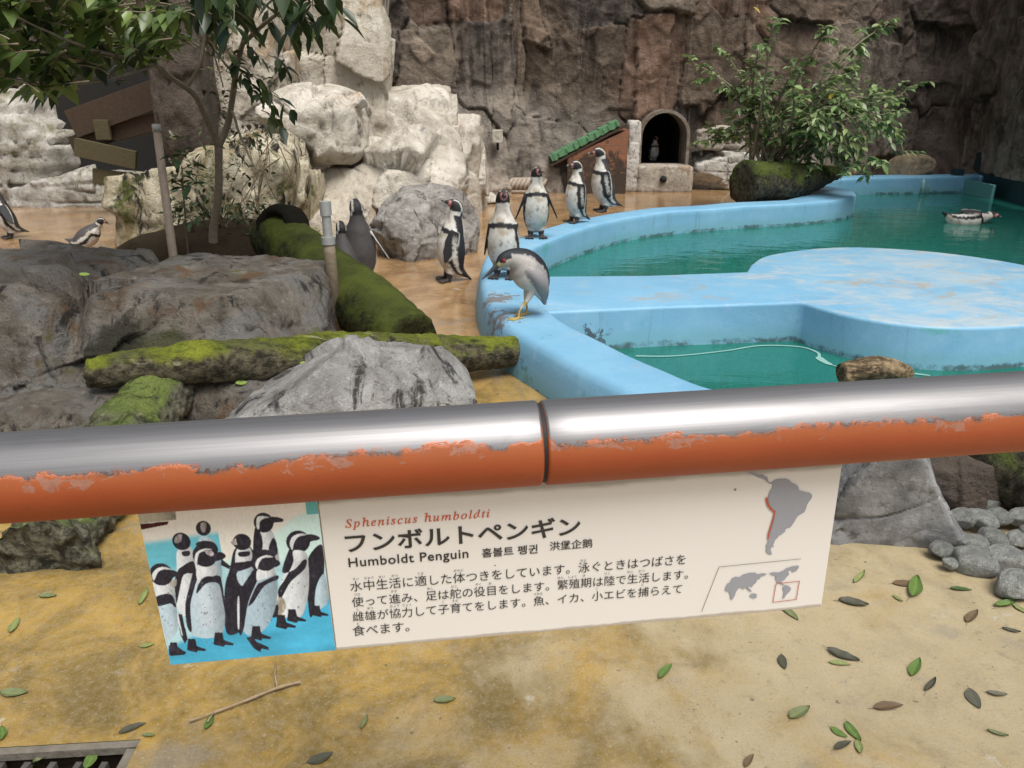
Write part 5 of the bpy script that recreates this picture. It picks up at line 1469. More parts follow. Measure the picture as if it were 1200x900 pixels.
# ================================================================== HANDRAIL AND SIGN
def cam_point(px, py, zc):
    return np.array([0, 0, H]) + zc * ray(px, py)
A = cam_point(0, 560, 0.970); B = cam_point(1200, 481.5, 1.106)
RU = (B - A) / np.linalg.norm(B - A)
RV = np.array([0, 0, 1.0]) - RU * RU[2]; RV /= np.linalg.norm(RV)
RN = np.cross(RU, RV)                    # towards the camera
if RN[1] > 0: RN = -RN
def rail_mat():
    N = NT("worn_orange_rail")
    p = N.obj()
    x = N.sep(p)[0]
    g_ = N.n("ShaderNodeNewGeometry").outputs["Normal"]
    nz = N.sep(g_)[2]
    st = N.noise(1.0, 6, 0.7, N.scaled(p, (6, 30, 30)), 0.2)
    n2 = N.noise(34, 6, 0.72, N.scaled(p, (0.7, 1, 1)), 0.4)
    n1 = N.noise(7, 5, 0.6, N.scaled(p, (0.8, 1, 1)))
    # paint is rubbed off the top of the tube by hands
    e = N.math('ADD', nz, N.math('ADD', N.math('MULTIPLY', N.math('SUBTRACT', n2, 0.5), 0.75), N.math('MULTIPLY', N.math('SUBTRACT', n1, 0.5), 0.45)))
    e = N.math('ADD', e, N.math('MULTIPLY', N.math('SUBTRACT', N.noise(95, 4, 0.7, N.scaled(p, (0.6, 1, 1))), 0.5), 0.16))
    bare = N.step(e, 0.40, 0.415)
    edge = N.math('MULTIPLY', N.step(e, 0.33, 0.395), N.step(e, 0.48, 0.42))
    br = N.noise(1, 5, 0.75, N.scaled(p, (3, 260, 260)))
    steel = N.mix(br, (0.17, 0.167, 0.17), (0.34, 0.335, 0.34))
    steel = N.mix(N.math('MULTIPLY', N.step(N.noise(5, 6, 0.7, N.scaled(p, (0.5, 3, 3)), 0.5), 0.50, 0.66), 0.35), steel, (0.17, 0.165, 0.165))
    steel = N.mix(N.math('MULTIPLY', N.step(n2, 0.62, 0.72), 0.3), steel, (0.20, 0.19, 0.19))
    paint = N.mix(n1, (0.25, 0.046, 0.012), (0.36, 0.074, 0.019))
    paint = N.mix(N.math('MULTIPLY', N.step(nz, -0.1, 0.3), 0.55), paint, N.mix(n1, (0.26, 0.074, 0.014), (0.34, 0.105, 0.026)))
    paint = N.mix(N.math('MULTIPLY', N.step(N.noise(90, 5, 0.7, p), 0.60, 0.68), 0.5), paint, (0.17, 0.05, 0.02))
    chip = N.step(N.math('ADD', N.noise(26, 5, 0.75, N.scaled(p, (0.6, 1, 1)), 0.5), N.math('MULTIPLY', N.step(nz, -0.25, 0.25), 0.15)), 0.715, 0.73)
    paint = N.mix(N.math('MULTIPLY', chip, 0.85), paint, N.mix(N.noise(70, 5, 0.7, p), (0.10, 0.075, 0.065), (0.46, 0.20, 0.13)))
    c = N.mix(bare, paint, steel)
    c = N.mix(N.math('MULTIPLY', edge, 0.7), c, N.mix(N.step(n2, 0.45, 0.55), (0.50, 0.17, 0.085), (0.16, 0.075, 0.05)))
    rough = N.math('ADD', N.math('MULTIPLY', bare, -0.12), N.math('ADD', 0.54, N.math('MULTIPLY', br, 0.10)))
    hgt = N.math('ADD', N.math('MULTIPLY', N.step(e, 0.425, 0.395), 1.0), N.math('ADD', N.math('MULTIPLY', br, 0.10), N.math('MULTIPLY', N.math('MULTIPLY', N.step(e, 0.425, 0.395), n2), 0.5)))
    return N.fin(c, rough, N.bump(hgt, 0.35, 0.003), N.math('MULTIPLY', bare, 0.92))
M['rail'] = rail_mat()
M['gap'] = plain("rail_joint_gap", (0.012, 0.011, 0.011), 0.7, 0.2, 20, 0.1)
rail = empty("handrail", (A + B) / 2)
rail.rotation_euler = Matrix((RU, -RN, RV)).transposed().to_euler()   # local x along the rail, y away from the viewer, z up
Lr = np.linalg.norm(B - A)
jx = np.dot(cam_point(632, 519, 1.049) - (A + B) / 2, RU)
RAD = 0.0575
def pipe(x0, x1):
    xs = np.linspace(x0, x1, 60)
    e_ = 0.004
    xs = np.concatenate([[x0], [x0 + e_ * .4], [x0 + e_], xs[1:-1], [x1 - e_], [x1 - e_ * .4], [x1]])
    rr_ = np.full(len(xs), RAD); rr_[0] -= 0.0035; rr_[1] -= 0.001; rr_[-1] -= 0.0035; rr_[-2] -= 0.001
    return tube(np.column_stack([xs, 0 * xs, 0 * xs]), rr_, 72)
v_, f_ = pipe(-2.6, jx - 0.0025); mesh_obj("pipe_section", v_, f_, M['rail'], rail)
v_, f_ = pipe(jx + 0.0025, 2.6); mesh_obj("pipe_section", v_, f_, M['rail'], rail)
v_, f_ = tube([(jx - 0.02, 0, 0), (jx + 0.02, 0, 0)], [RAD - 0.004] * 2, 48); mesh_obj("joint_sleeve", v_, f_, M['gap'], rail)
for x_ in (-2.2, 2.2):
    v_, f_ = tube([(x_, 0, -0.04), (x_, 0, -1.13)], [0.045] * 2, 24); mesh_obj("rail_post", v_, f_, M['rail'], rail)
tag(rail, "thick tubular handrail, worn to bare steel on top and orange paint below", "handrail")

# ---- sign hanging under the rail: u along the rail, v up, measured from the point A of the rail axis
sign = empty("information_sign", A)
sign.rotation_euler = rail.rotation_euler
SY = 0.0                                  # plane of the sign in the rail's own frame
def S(px, py):
    r = ray(px, py); o = np.array([0, 0, H])
    t = np.dot(A - o, RN) / np.dot(r, RN)
    P = o + t * r
    return np.dot(P - A, RU), np.dot(P - A, RV)
def flat_poly(geo, pts, y, col=(1, 1, 1)):
    bm = bmesh.new()
    vs = [bm.verts.new((q[0], 0, q[1])) for q in pts]
    es = [bm.edges.new((vs[i], vs[(i + 1) % len(vs)])) for i in range(len(vs))]
    bmesh.ops.triangle_fill(bm, use_beauty=True, edges=es)
    bm.verts.index_update()
    V = [(v.co.x, y, v.co.z) for v in bm.verts]
    F = []
    for f in bm.faces:
        idx_ = [v.index for v in f.verts]
        a_, b_, c_ = [np.array(V[i])[[0, 2]] for i in idx_[:3]]
        ar = (b_[0] - a_[0]) * (c_[1] - a_[1]) - (b_[1] - a_[1]) * (c_[0] - a_[0])
        F.append(idx_ if ar > 0 else idx_[::-1])       # faces look towards -y, the viewer
    bm.free()
    if V and F: geo.add(V, F, col)
u0, u1, v0, v1 = 0.1545, 1.1245, -0.3105, -0.045
us = 0.3865
Nsg = NT("sign_cream_panel")
ps = Nsg.obj()
cs = Nsg.mix(Nsg.noise(3, 4, 0.6, ps), (0.715, 0.685, 0.645), (0.75, 0.72, 0.68))
cs = Nsg.mix(Nsg.math('MULTIPLY', Nsg.step(Nsg.noise(38, 2, 0.4, ps), 0.735, 0.75), 0.8), cs, (0.10, 0.08, 0.07))
zz = Nsg.sep(ps)[2]
dark_mask = Nsg.step(Nsg.math('ADD', zz, Nsg.math('MULTIPLY', Nsg.noise(9, 5, 0.7, Nsg.scaled(ps, (0.6, 1, 2))), 0.02)), -0.066, -0.056)  # darker band along the top edge of the panel
cs = Nsg.mix(Nsg.math('MULTIPLY', dark_mask, 0.65), cs, (0.20, 0.17, 0.14))
low = Nsg.step(Nsg.math('ADD', zz, Nsg.math('MULTIPLY', Nsg.noise(14, 5, 0.7, ps), -0.010)), -0.309, -0.3125)
cs = Nsg.mix(Nsg.math('MULTIPLY', low, 0.6), cs, (0.24, 0.18, 0.12))
M['panel'] = Nsg.fin(cs, 0.32, Nsg.bump(Nsg.noise(60, 3, 0.5, ps), 0.04, 0.002), spec=0.45)
bevel_box("panel", ((us + u1) / 2 + .0003, 0.004, (v0 + v1) / 2), ((u1 - us) / 2 - .0003, 0.004, (v1 - v0) / 2), M['panel'], sign, bev=0.0012)
bevel_box("picture_panel", ((u0 + us) / 2 - .0003, 0.004, (v0 + v1) / 2), ((us - u0) / 2 - .0003, 0.004, (v1 - v0) / 2), plain("picture_backing", (0.55, 0.53, 0.50), 0.4, 0.1, 20, 0.05), sign, bev=0.0012)
bevel_box("bracket", ((u0 + u1) / 2, 0.016, v1 - 0.012), ((u1 - u0) / 2 - 0.06, 0.006, 0.018), M['gap'], sign, bev=0.001)

M['ink'] = plain("black_ink", (0.030, 0.028, 0.028), 0.45, 0.15, 60, 0.0)
M['ink_orange'] = plain("orange_ink", (0.52, 0.10, 0.035), 0.45, 0.15, 60, 0.0)
M['ink_grey'] = plain("grey_blue_ink", (0.29, 0.30, 0.335), 0.45, 0.06, 60, 0.0)
M['ink_red'] = plain("red_ink", (0.45, 0.09, 0.05), 0.45, 0.15, 60, 0.0)
def text_arrays(s, bold=0.0, shear=0.0, spacing=1.0):
    cu = bpy.data.curves.new("lettering_curve", 'FONT')
    cu.body = s; cu.size = 1.0; cu.fill_mode = 'FRONT'; cu.offset = bold; cu.shear = shear; cu.space_character = spacing
    cu.resolution_u = 4
    o = bpy.data.objects.new("lettering_curve", cu)
    COL.objects.link(o)
    dg = bpy.context.evaluated_depsgraph_get()
    me = bpy.data.meshes.new_from_object(o.evaluated_get(dg))
    V = np.array([v.co[:] for v in me.vertices]) if len(me.vertices) else np.zeros((0, 3))
    F = [tuple(p.vertices) for p in me.polygons]
    bpy.data.objects.remove(o); bpy.data.curves.remove(cu); bpy.data.meshes.remove(me)
    return V, F
def add_text(geo, s, pa, pb, height=None, bold=0.0, shear=0.0, width=None, spacing=1.0, y=-0.0012):
    # fits a line between two photo points along its foot; height in metres of the tallest glyph when given
    V, F = text_arrays(s, bold, shear, spacing)
    if not len(V): return
    a_ = np.array(S(*pa)); b_ = np.array(S(*pb))
    w_ = b_[0] - a_[0] if width is None else width
    x0, x1 = V[:, 0].min(), V[:, 0].max()
    sx_ = w_ / (x1 - x0)
    y0, y1 = V[:, 1].min(), V[:, 1].max()
    sy_ = sx_ if height is None else height / (y1 - y0)
    base_ = a_[1]
    sl_ = (b_[1] - a_[1]) / max(b_[0] - a_[0], 1e-6)
    X = (V[:, 0] - x0) * sx_ + a_[0]
    Z = V[:, 1] * sy_ + base_ + (X - a_[0]) * 0
    if height is not None: Z = (V[:, 1] - y0) * sy_ + base_
    geo.add(np.column_stack([X, np.full(len(X), y), Z]), F)
ital = {c_: chr(0x1D434 + i) for i, c_ in enumerate("ABCDEFGHIJKLMNOPQRSTUVWXYZ")}
ital.update({c_: chr(0x1D44E + i) for i, c_ in enumerate("abcdefghijklmnopqrstuvwxyz")}); ital['h'] = chr(0x210E)
g_ = Geo(); add_text(g_, "".join(ital.get(c_, c_) for c_ in "Spheniscus humboldti"), (405, 618), (574, 603), bold=0.012, spacing=1.22); g_.build("latin_name", M['ink_orange'], sign, False)
g_ = Geo(); add_text(g_, "フンボルトペンギン", (406, 648), (680, 626), height=0.032, bold=0.020); g_.build("title_lettering", M['ink'], sign, False)
g_ = Geo()
add_text(g_, "Humboldt Penguin", (409, 664), (549, 651), bold=0.012, spacing=1.08)
add_text(g_, "홈볼트 펭귄", (565, 653), (630, 646), height=0.0150, bold=0.012)
add_text(g_, "洪堡企鹅", (644, 645), (694, 640), height=0.0150, bold=0.008)
g_.build("foreign_names", M['ink'], sign, False)
lines = [("水中生活に適した体つきをしています。泳ぐときはつばさを", (411, 693), (803, 661), 804 - 411),
         ("使って進み、足は舵の役目をします。繁殖期は陸で生活します。", (413, 711), (806, 676), 0),
         ("雌雄が協力して子育てをします。魚、イカ、小エビを捕らえて", (414, 729), (799, 691), 0),
         ("食べます。", (414, 745), (480, 739), 0)]
g_ = Geo(); gf = Geo()
furi = [{0: "すい", 1: "ちゅう", 2: "せい", 3: "かつ", 5: "てき", 8: "からだ", 18: "およ"}, {0: "つか", 3: "すす", 6: "あし", 8: "かじ", 10: "やく", 11: "め", 17: "はん", 18: "しょく", 19: "き", 21: "りく", 23: "せい", 24: "かつ"},
        {0: "し", 1: "ゆう", 3: "きょう", 4: "りょく", 7: "こ", 8: "そだ", 15: "さかな", 20: "こ", 24: "と"}, {0: "た"}]
vb = [S(411, 693)[1], S(413, 711)[1], S(414, 728)[1], S(414, 745)[1]]
for li, (s, pa, pb, _) in enumerate(lines):
    V, F = text_arrays(s, 0.0)
    a_ = np.array(S(*pa)); b_ = np.array(S(*pb))
    w_ = b_[0] - a_[0]
    x0, x1 = V[:, 0].min(), V[:, 0].max()
    if s.endswith("。"): pass
    sx_ = w_ / (x1 - x0)
    X = (V[:, 0] - x0) * sx_ + a_[0]
    Z = V[:, 1] * sx_ * 1.04 + vb[li] + 0.0015
    g_.add(np.column_stack([X, np.full(len(X), -0.0012), Z]), F)
    nch = len(s)
    pit = (w_ + (0.35 * w_ / nch if s.endswith("。") else 0)) / nch
    for ci, kana in furi[li].items():
        V, F = text_arrays(kana, 0.0)
        sz = 0.0048
        X = (V[:, 0] - (V[:, 0].min() + V[:, 0].max()) / 2) * sz + a_[0] + (ci + 0.5) * pit
        Z = V[:, 1] * sz + vb[li] + 0.0190
        gf.add(np.column_stack([X, np.full(len(X), -0.0012), Z]), F)
g_.build("body_lettering", M['ink'], sign, False)
gf.build("kana_lettering", M['ink'], sign, False)
# maps
def mp(pts): return [S(800 + x / 5, 540 + y / 5) for x, y in pts]
g_ = Geo()
flat_poly(g_, mp([(522, 128), (535, 115), (548, 108), (572, 105), (598, 104), (622, 110), (634, 124), (652, 132), (668, 140), (678, 152), (680, 170), (700, 175), (722, 182), (742, 184), (756, 196), (756, 210), (748, 226), (738, 238), (728, 254), (722, 274), (712, 298), (692, 310), (672, 322), (662, 338), (652, 356), (640, 374), (626, 390), (606, 394), (598, 404), (600, 412), (586, 422), (574, 432), (560, 436), (556, 448), (545, 456), (538, 466), (534, 480), (528, 488), (532, 496), (518, 506), (514, 520), (520, 540), (526, 544), (508, 548), (492, 536), (484, 522), (490, 510), (486, 492), (498, 476), (500, 456), (508, 430), (516, 404), (524, 376), (532, 348), (538, 318), (542, 296), (534, 288), (520, 274), (508, 250), (498, 224), (500, 208), (506, 190), (508, 178), (522, 162), (526, 146)]), -0.0012)
flat_poly(g_, mp([(366, 54), (396, 50), (420, 58), (432, 74), (446, 84), (456, 80), (468, 78), (476, 86), (494, 92), (498, 106), (500, 118), (512, 126), (524, 124), (520, 134), (506, 132), (492, 122), (474, 106), (456, 100), (436, 94), (410, 80), (384, 72)]), -0.0012)
flat_poly(g_, mp([(488, 40), (520, 44), (548, 48), (556, 56), (538, 52), (500, 46)]), -0.0012)
flat_poly(g_, mp([(250, 736), (262, 716), (280, 708), (284, 690), (306, 676), (330, 680), (352, 664), (386, 654), (420, 652), (440, 662), (466, 656), (494, 660), (478, 670), (458, 676), (448, 690), (434, 694), (428, 712), (414, 722), (404, 738), (392, 732), (380, 736), (384, 752), (374, 748), (362, 738), (354, 752), (342, 742), (330, 740), (322, 748), (310, 768), (304, 788), (290, 812), (278, 806), (276, 780), (268, 764), (248, 760)]), -0.0012)
flat_poly(g_, mp([(388, 790), (402, 776), (420, 774), (434, 780), (432, 798), (416, 804), (400, 798)]), -0.0012)
flat_poly(g_, mp([(376, 738), (390, 746), (404, 760), (398, 766), (380, 754)]), -0.0012)
flat_poly(g_, mp([(504, 656), (530, 650), (560, 652), (590, 640), (604, 628), (640, 616), (676, 610), (680, 622), (664, 644), (640, 650), (634, 634), (618, 644), (622, 664), (606, 680), (596, 694), (576, 704), (580, 716), (594, 722), (588, 728), (568, 716), (552, 708), (540, 690), (544, 672), (524, 668)]), -0.0012)
flat_poly(g_, mp([(586, 736), (600, 724), (620, 732), (634, 744), (628, 760), (614, 774), (602, 786), (592, 804), (582, 802), (590, 780), (592, 762), (584, 750)]), -0.0012)
g_.build("map_print", M['ink_grey'], sign, False)
def ribbon(geo, pts, wd, y=-0.0016, closed=False):
    P = np.array([mp([q])[0] for q in pts])
    if closed: P = np.vstack([P, P[:1]])
    for i in range(len(P) - 1):
        t = P[i + 1] - P[i]; L = np.linalg.norm(t); t = t / L
        nrm_ = np.array([-t[1], t[0]]) * wd / 2
        e_ = t * wd * 0.4
        q = [P[i] - e_ + nrm_, P[i] - e_ - nrm_, P[i + 1] + e_ - nrm_, P[i + 1] + e_ + nrm_]
        geo.add([(a_[0], y - 0.00008 * i, a_[1]) for a_ in q], [(0, 1, 2, 3)])
g_ = Geo(); ribbon(g_, [(489, 216), (492, 238), (500, 262), (514, 278), (536, 296)], 0.0030); ribbon(g_, [(536, 294), (531, 326), (522, 356), (510, 396), (501, 424), (497, 452)], 0.0022); g_.build("range_marking", M['ink_red'], sign, False)
g_ = Geo(); ribbon(g_, [(545, 716), (682, 702), (664, 808), (527, 825)], 0.0011, closed=True); g_.build("map_frame", M['ink_red'], sign, False)
g_ = Geo(); ribbon(g_, [(110, 880), (212, 618), (690, 571)], 0.0007); g_.build("callout_line", M['ink'], sign, False)

# ---- printed picture of a penguin group
K1 = 4.2875
def pp(x, y): return S(160 + x / K1, 580 + y / K1)
# the picture is drawn on a fine raster and softened like a print, then becomes the colours of one flat mesh
RW, RH = 420, 372
XX, YY = np.meshgrid((np.arange(RW) + 0.5) / RW * 1000, (np.arange(RH) + 0.5) / RH * 890)
IMG = np.zeros((RH, RW, 3))
mott = fbm(np.column_stack([XX.ravel() * 0.028, YY.ravel() * 0.020, 0 * XX.ravel()]), 5, 5, 0.6).reshape(RH, RW)
mott2 = fbm(np.column_stack([XX.ravel() * 0.10, YY.ravel() * 0.06, 0 * XX.ravel()]), 4, 6, 0.6).reshape(RH, RW)
def paint(pts, col):
    P = np.asarray(pts, float)
    x0, x1, y0, y1 = P[:, 0].min(), P[:, 0].max(), P[:, 1].min(), P[:, 1].max()
    ins = np.zeros((RH, RW), bool)
    for a_, b_ in zip(P, np.roll(P, -1, 0)):
        if a_[1] == b_[1]: continue
        cr_ = ((a_[1] > YY) != (b_[1] > YY)) & (XX < (b_[0] - a_[0]) * (YY - a_[1]) / (b_[1] - a_[1]) + a_[0])
        ins ^= cr_
    c_ = np.array(col)[None, :]
    if np.mean(col) > 0.3:                 # pale plumage photographed with light from the upper left
        f_ = 1.02 - 0.42 * smooth(0.35, 1.0, (XX[ins] - x0) / (x1 - x0 + 1)) - 0.14 * (YY[ins] - y0) / (y1 - y0 + 1) + 0.10 * mott2[ins]
    else:
        f_ = 1.0 + 1.6 * np.clip(mott2[ins] + 0.1, 0, 1) + 3.5 * np.clip(mott[ins] - 0.22, 0, 1)
    IMG[ins] = c_ * f_[:, None]
# background of the picture: pale wall above, teal water in the middle, blue deck below
s_ = (XX / 1000).ravel(); t_ = (YY / 890).ravel()
nz_ = fbm(np.column_stack([s_ * 5, t_ * 14, 0 * s_]), 5, 3)
wl, tl, wt_, dk_ = np.array([0.80, 0.77, 0.71]), np.array([0.16, 0.56, 0.70]), np.array([0.62, 0.84, 0.81]), np.array([0.07, 0.41, 0.63])
tt = t_ + 0.02 * nz_
lim = 0.235 - 0.07 * s_ + np.where(s_ > 0.42, 0.16 - 0.20 * smooth(0.42, 1, s_), 0)
wat = np.where((s_ < 0.42)[:, None], tl * (1 + 0.25 * nz_)[:, None], wt_)
m_ = smooth(0.36, 0.46, tt)[:, None]
wat = wat * (1 - m_) + (np.array([0.42, 0.66, 0.72]) + 0.15 * nz_[:, None]) * m_
e_ = smooth(-0.02, 0.02, tt - lim)[:, None]
cb_ = wl * (1 - e_) + wat * e_
dl = 0.89 - 0.30 * s_ ** 0.8 + 0.02 * nz_
e_ = smooth(-0.015, 0.03, tt - dl)[:, None]
cb_ = cb_ * (1 - e_) + dk_ * (1 + 0.35 * nz_)[:, None] * e_
rt = (s_ > 0.93) & (t_ < 0.14); cb_[rt] = np.array([0.14, 0.45, 0.46])
IMG[:] = cb_.reshape(RH, RW, 3)
# the raster covers the straightened picture; the photo positions come from a leaning rectangle
c4 = np.array([(18, 103), (925, 35), (990, 803), (165, 885)], float)
def straight(pts):                        # crop position -> straight raster position (projective)
    P = np.asarray(pts, float)
    src, dst = c4, np.array([(0, 0), (1000, 0), (1000, 890), (0, 890)], float)
    A_ = []
    for (x, y), (X, Y) in zip(src, dst):
        A_.append([x, y, 1, 0, 0, 0, -X * x, -X * y, X]); A_.append([0, 0, 0, x, y, 1, -Y * x, -Y * y, Y])
    A_ = np.array(A_); h_ = np.linalg.solve(A_[:, :8], A_[:, 8])
    w_ = h_[6] * P[:, 0] + h_[7] * P[:, 1] + 1
    return np.column_stack([(h_[0] * P[:, 0] + h_[1] * P[:, 1] + h_[2]) / w_, (h_[3] * P[:, 0] + h_[4] * P[:, 1] + h_[5]) / w_])
def pg(pts, col): paint(straight(catmull([(*q, 0) for q in pts], len(pts) * 5, True)[:, :2]), col)
def pgs(pts, col): paint(straight(pts), col)
def el(cx, cy, rx, ry, col, rot=0.0):
    c_, s2 = math.cos(rot), math.sin(rot)
    paint(straight([(cx + rx * math.cos(q) * c_ - ry * math.sin(q) * s2, cy + rx * math.cos(q) * s2 + ry * math.sin(q) * c_) for q in np.linspace(0, 2 * PI, 22, endpoint=False)]), col)
KB, KW, KG, KC = (0.018, 0.017, 0.026), (0.76, 0.80, 0.84), (0.44, 0.58, 0.68), (0.52, 0.66, 0.75)
pgs([(20, 108), (208, 92), (212, 186), (38, 206)], (0.56, 0.54, 0.44)); pgs([(38, 208), (184, 194), (176, 210), (44, 236)], (0.05, 0.008, 0.012)); pgs([(206, 94), (216, 93), (222, 186), (211, 187)], (0.2, 0.19, 0.17))
def feet_(x, y, s=1.0, d=1):
    pgs([(x - 20 * s, y - 45 * s), (x + 20 * s, y - 45 * s), (x + 26 * s, y - 8 * s), (x + d * 78 * s, y + 10 * s), (x + d * 72 * s, y + 20 * s), (x + d * 30 * s, y + 18 * s), (x + d * 26 * s, y + 28 * s), (x - 6 * s, y + 22 * s), (x - 30 * s, y + 16 * s)], KB)
# rear pair
pg([(330, 280), (385, 270), (420, 320), (440, 450), (400, 560), (340, 430)], KC); pg([(318, 296), (370, 286), (414, 300), (420, 340), (330, 326)], KB); el(356, 226, 38, 36, KB); pg([(342, 206), (360, 196), (372, 210), (362, 244), (346, 240)], (0.38, 0.34, 0.34)); pgs([(440, 372), (484, 406), (478, 422), (436, 402)], KB)
pg([(222, 330), (290, 318), (310, 420), (296, 560), (240, 650), (196, 560), (214, 440)], KW); pg([(214, 440), (250, 405), (300, 385), (310, 440), (250, 450), (226, 520), (206, 590), (188, 540)], KB); el(243, 290, 47, 42, KB, 0.4); pg([(208, 280), (226, 258), (246, 258), (240, 290), (216, 300)], (0.25, 0.22, 0.23)); pg([(244, 340), (282, 336), (280, 358), (248, 360)], KB)
# tall one at the back right
pg([(628, 225), (690, 225), (720, 300), (722, 400), (640, 420), (604, 350)], KW); pg([(612, 226), (634, 228), (650, 300), (624, 380), (600, 340)], KB); pg([(700, 270), (718, 290), (720, 345), (690, 355), (678, 320)], KB); el(658, 196, 50, 48, KB); pg([(690, 172), (722, 168), (756, 178), (750, 192), (712, 196), (690, 200)], KB); pg([(626, 172), (650, 164), (690, 170), (662, 176), (640, 192), (634, 228), (622, 216)], KW)
# middle one
pg([(512, 320), (592, 318), (610, 440), (580, 640), (520, 720), (448, 720), (450, 520), (480, 420)], KB); pg([(524, 320), (586, 320), (588, 380), (520, 400), (508, 378)], KW); pg([(520, 432), (590, 408), (596, 470), (540, 500), (516, 470)], KC); el(546, 290, 46, 40, KB); pgs([(488, 292), (516, 272), (522, 304), (500, 306)], (0.3, 0.27, 0.27)); pg([(528, 340), (580, 334), (578, 356), (532, 360)], KB); pg([(500, 395), (548, 385), (592, 382), (592, 406), (520, 430)], KB)
# far right pair
pg([(880, 350), (945, 300), (948, 440), (900, 600), (868, 640), (862, 440)], KB); pg([(908, 500), (950, 440), (966, 560), (920, 610), (896, 600)], KC); feet_(905, 625, 0.75)
pg([(795, 320), (856, 330), (872, 380), (868, 520), (830, 640), (760, 650), (708, 640), (714, 540), (742, 460), (786, 390)], KW); pg([(786, 310), (800, 330), (796, 390), (750, 470), (716, 520), (728, 560), (780, 480), (850, 420), (866, 380), (850, 372), (800, 420), (740, 430)], KB); pg([(712, 560), (742, 560), (752, 600), (720, 650), (704, 640)], (0.30, 0.27, 0.22)); pg([(700, 590), (716, 600), (704, 648), (668, 640)], KB)
el(826, 286, 60, 54, KB, -0.2); pg([(856, 256), (900, 250), (934, 264), (928, 276), (892, 284), (864, 300)], KB); pg([(784, 296), (800, 262), (840, 246), (872, 252), (830, 262), (806, 290), (796, 326)], KW); feet_(726, 680, 0.95); feet_(782, 650, 0.9); pg([(800, 330), (854, 332), (862, 366), (808, 378)], KW)
# front right penguin, lower
pg([(622, 420), (690, 418), (716, 470), (700, 600), (650, 700), (570, 740), (530, 700), (540, 600), (590, 500)], KG); pg([(612, 410), (626, 430), (612, 480), (566, 580), (532, 720), (500, 700), (510, 560), (570, 460)], KB); pg([(610, 500), (640, 480), (714, 448), (716, 468), (650, 500), (590, 580), (566, 590)], KB); pg([(622, 420), (694, 414), (704, 442), (640, 470), (612, 470)], KW); el(656, 376, 58, 52, KB, 0.2); pg([(690, 372), (726, 378), (732, 396), (712, 408), (690, 406)], KB); pg([(608, 396), (626, 366), (668, 352), (700, 362), (650, 366), (626, 392), (618, 420)], KW); pg([(520, 560), (548, 560), (544, 680), (522, 738), (512, 700)], KB); pg([(512, 570), (522, 560), (516, 700), (508, 690)], KW); feet_(600, 735, 0.95); feet_(575, 790, 0.0001); pgs([(548, 748), (580, 742), (600, 768), (658, 792), (660, 808), (622, 800), (616, 818), (584, 800)], KB)
# front centre penguin
pg([(318, 420), (404, 410), (436, 470), (448, 600), (436, 720), (380, 752), (290, 745), (262, 690), (270, 580), (300, 480)], KC); el(370, 600, 62, 110, (0.56, 0.66, 0.74), 0.1); pg([(310, 400), (330, 430), (304, 500), (276, 600), (278, 720), (256, 700), (250, 600), (276, 500)], KB); pg([(318, 500), (350, 462), (420, 452), (440, 490), (450, 640), (436, 560), (420, 492), (360, 492), (310, 540)], KB); pg([(318, 404), (400, 402), (412, 450), (350, 460), (318, 490)], KW)
el(358, 356, 62, 56, KB, 0.1); pg([(404, 344), (440, 340), (462, 354), (454, 370), (420, 382), (400, 384)], KB); pg([(306, 376), (318, 342), (358, 324), (396, 328), (340, 340), (322, 366), (316, 410), (310, 420)], KW); pg([(360, 330), (392, 334), (404, 350), (390, 360), (366, 348)], (0.28, 0.25, 0.26)); feet_(412, 768, 0.95); feet_(276, 798, 0.9); pgs([(206, 640), (232, 640), (256, 760), (240, 780), (220, 740)], KB); pgs([(204, 634), (212, 634), (232, 740), (226, 746)], KW)
# front left penguin
pg([(98, 490), (186, 480), (206, 600), (204, 720), (160, 770), (146, 760), (110, 590)], KC); pg([(94, 480), (188, 470), (192, 552), (104, 552)], KW); pg([(106, 558), (180, 545), (204, 600), (196, 606), (176, 590), (112, 602)], KB); el(136, 450, 60, 54, KB, 0.1); pg([(170, 424), (214, 436), (230, 452), (200, 462), (180, 476)], KB); pg([(90, 452), (112, 424), (150, 414), (196, 428), (150, 426), (120, 440), (98, 480)], KW); pg([(180, 490), (212, 470), (206, 508), (186, 506)], (0.4, 0.38, 0.34)); feet_(184, 812, 0.8, 1)
pgs([(160, 790), (196, 790), (246, 826), (236, 834), (170, 842), (160, 836)], KB)
rgp = np.random.RandomState(2)
for k in range(60):
    cx, cy = [(360, 640), (650, 590), (800, 520), (360, 560), (160, 650)][k % 5]
    el(cx + rgp.normal() * 34, cy + rgp.normal() * 60, 3.2, 3.2, (0.10, 0.12, 0.15))
IMG = np.clip(IMG * (1 + 0.10 * mott2[:, :, None]), 0.008, 0.9)
for _ in range(1):
    IMG[1:-1, 1:-1] = (IMG[1:-1, 1:-1] * 2 + IMG[:-2, 1:-1] + IMG[2:, 1:-1] + IMG[1:-1, :-2] + IMG[1:-1, 2:]) / 6
su, sv = (us - u0 - .0012), (v1 - v0 - .003)
Vp = np.column_stack([(XX / 1000 * su + u0 + .0006).ravel(), np.full(RW * RH, -0.0008), (v1 - .002 - YY / 890 * sv).ravel()])
iq = np.arange(RW * RH).reshape(RH, RW)
Fp = np.stack([iq[1:, :-1].ravel(), iq[1:, 1:].ravel(), iq[:-1, 1:].ravel(), iq[:-1, :-1].ravel()], 1)
mesh_obj("printed_picture", Vp, Fp, M['print'], sign, IMG.reshape(-1, 3), False)
tag(sign, "cream information sign with a penguin picture, map and Japanese text under the handrail", "sign")

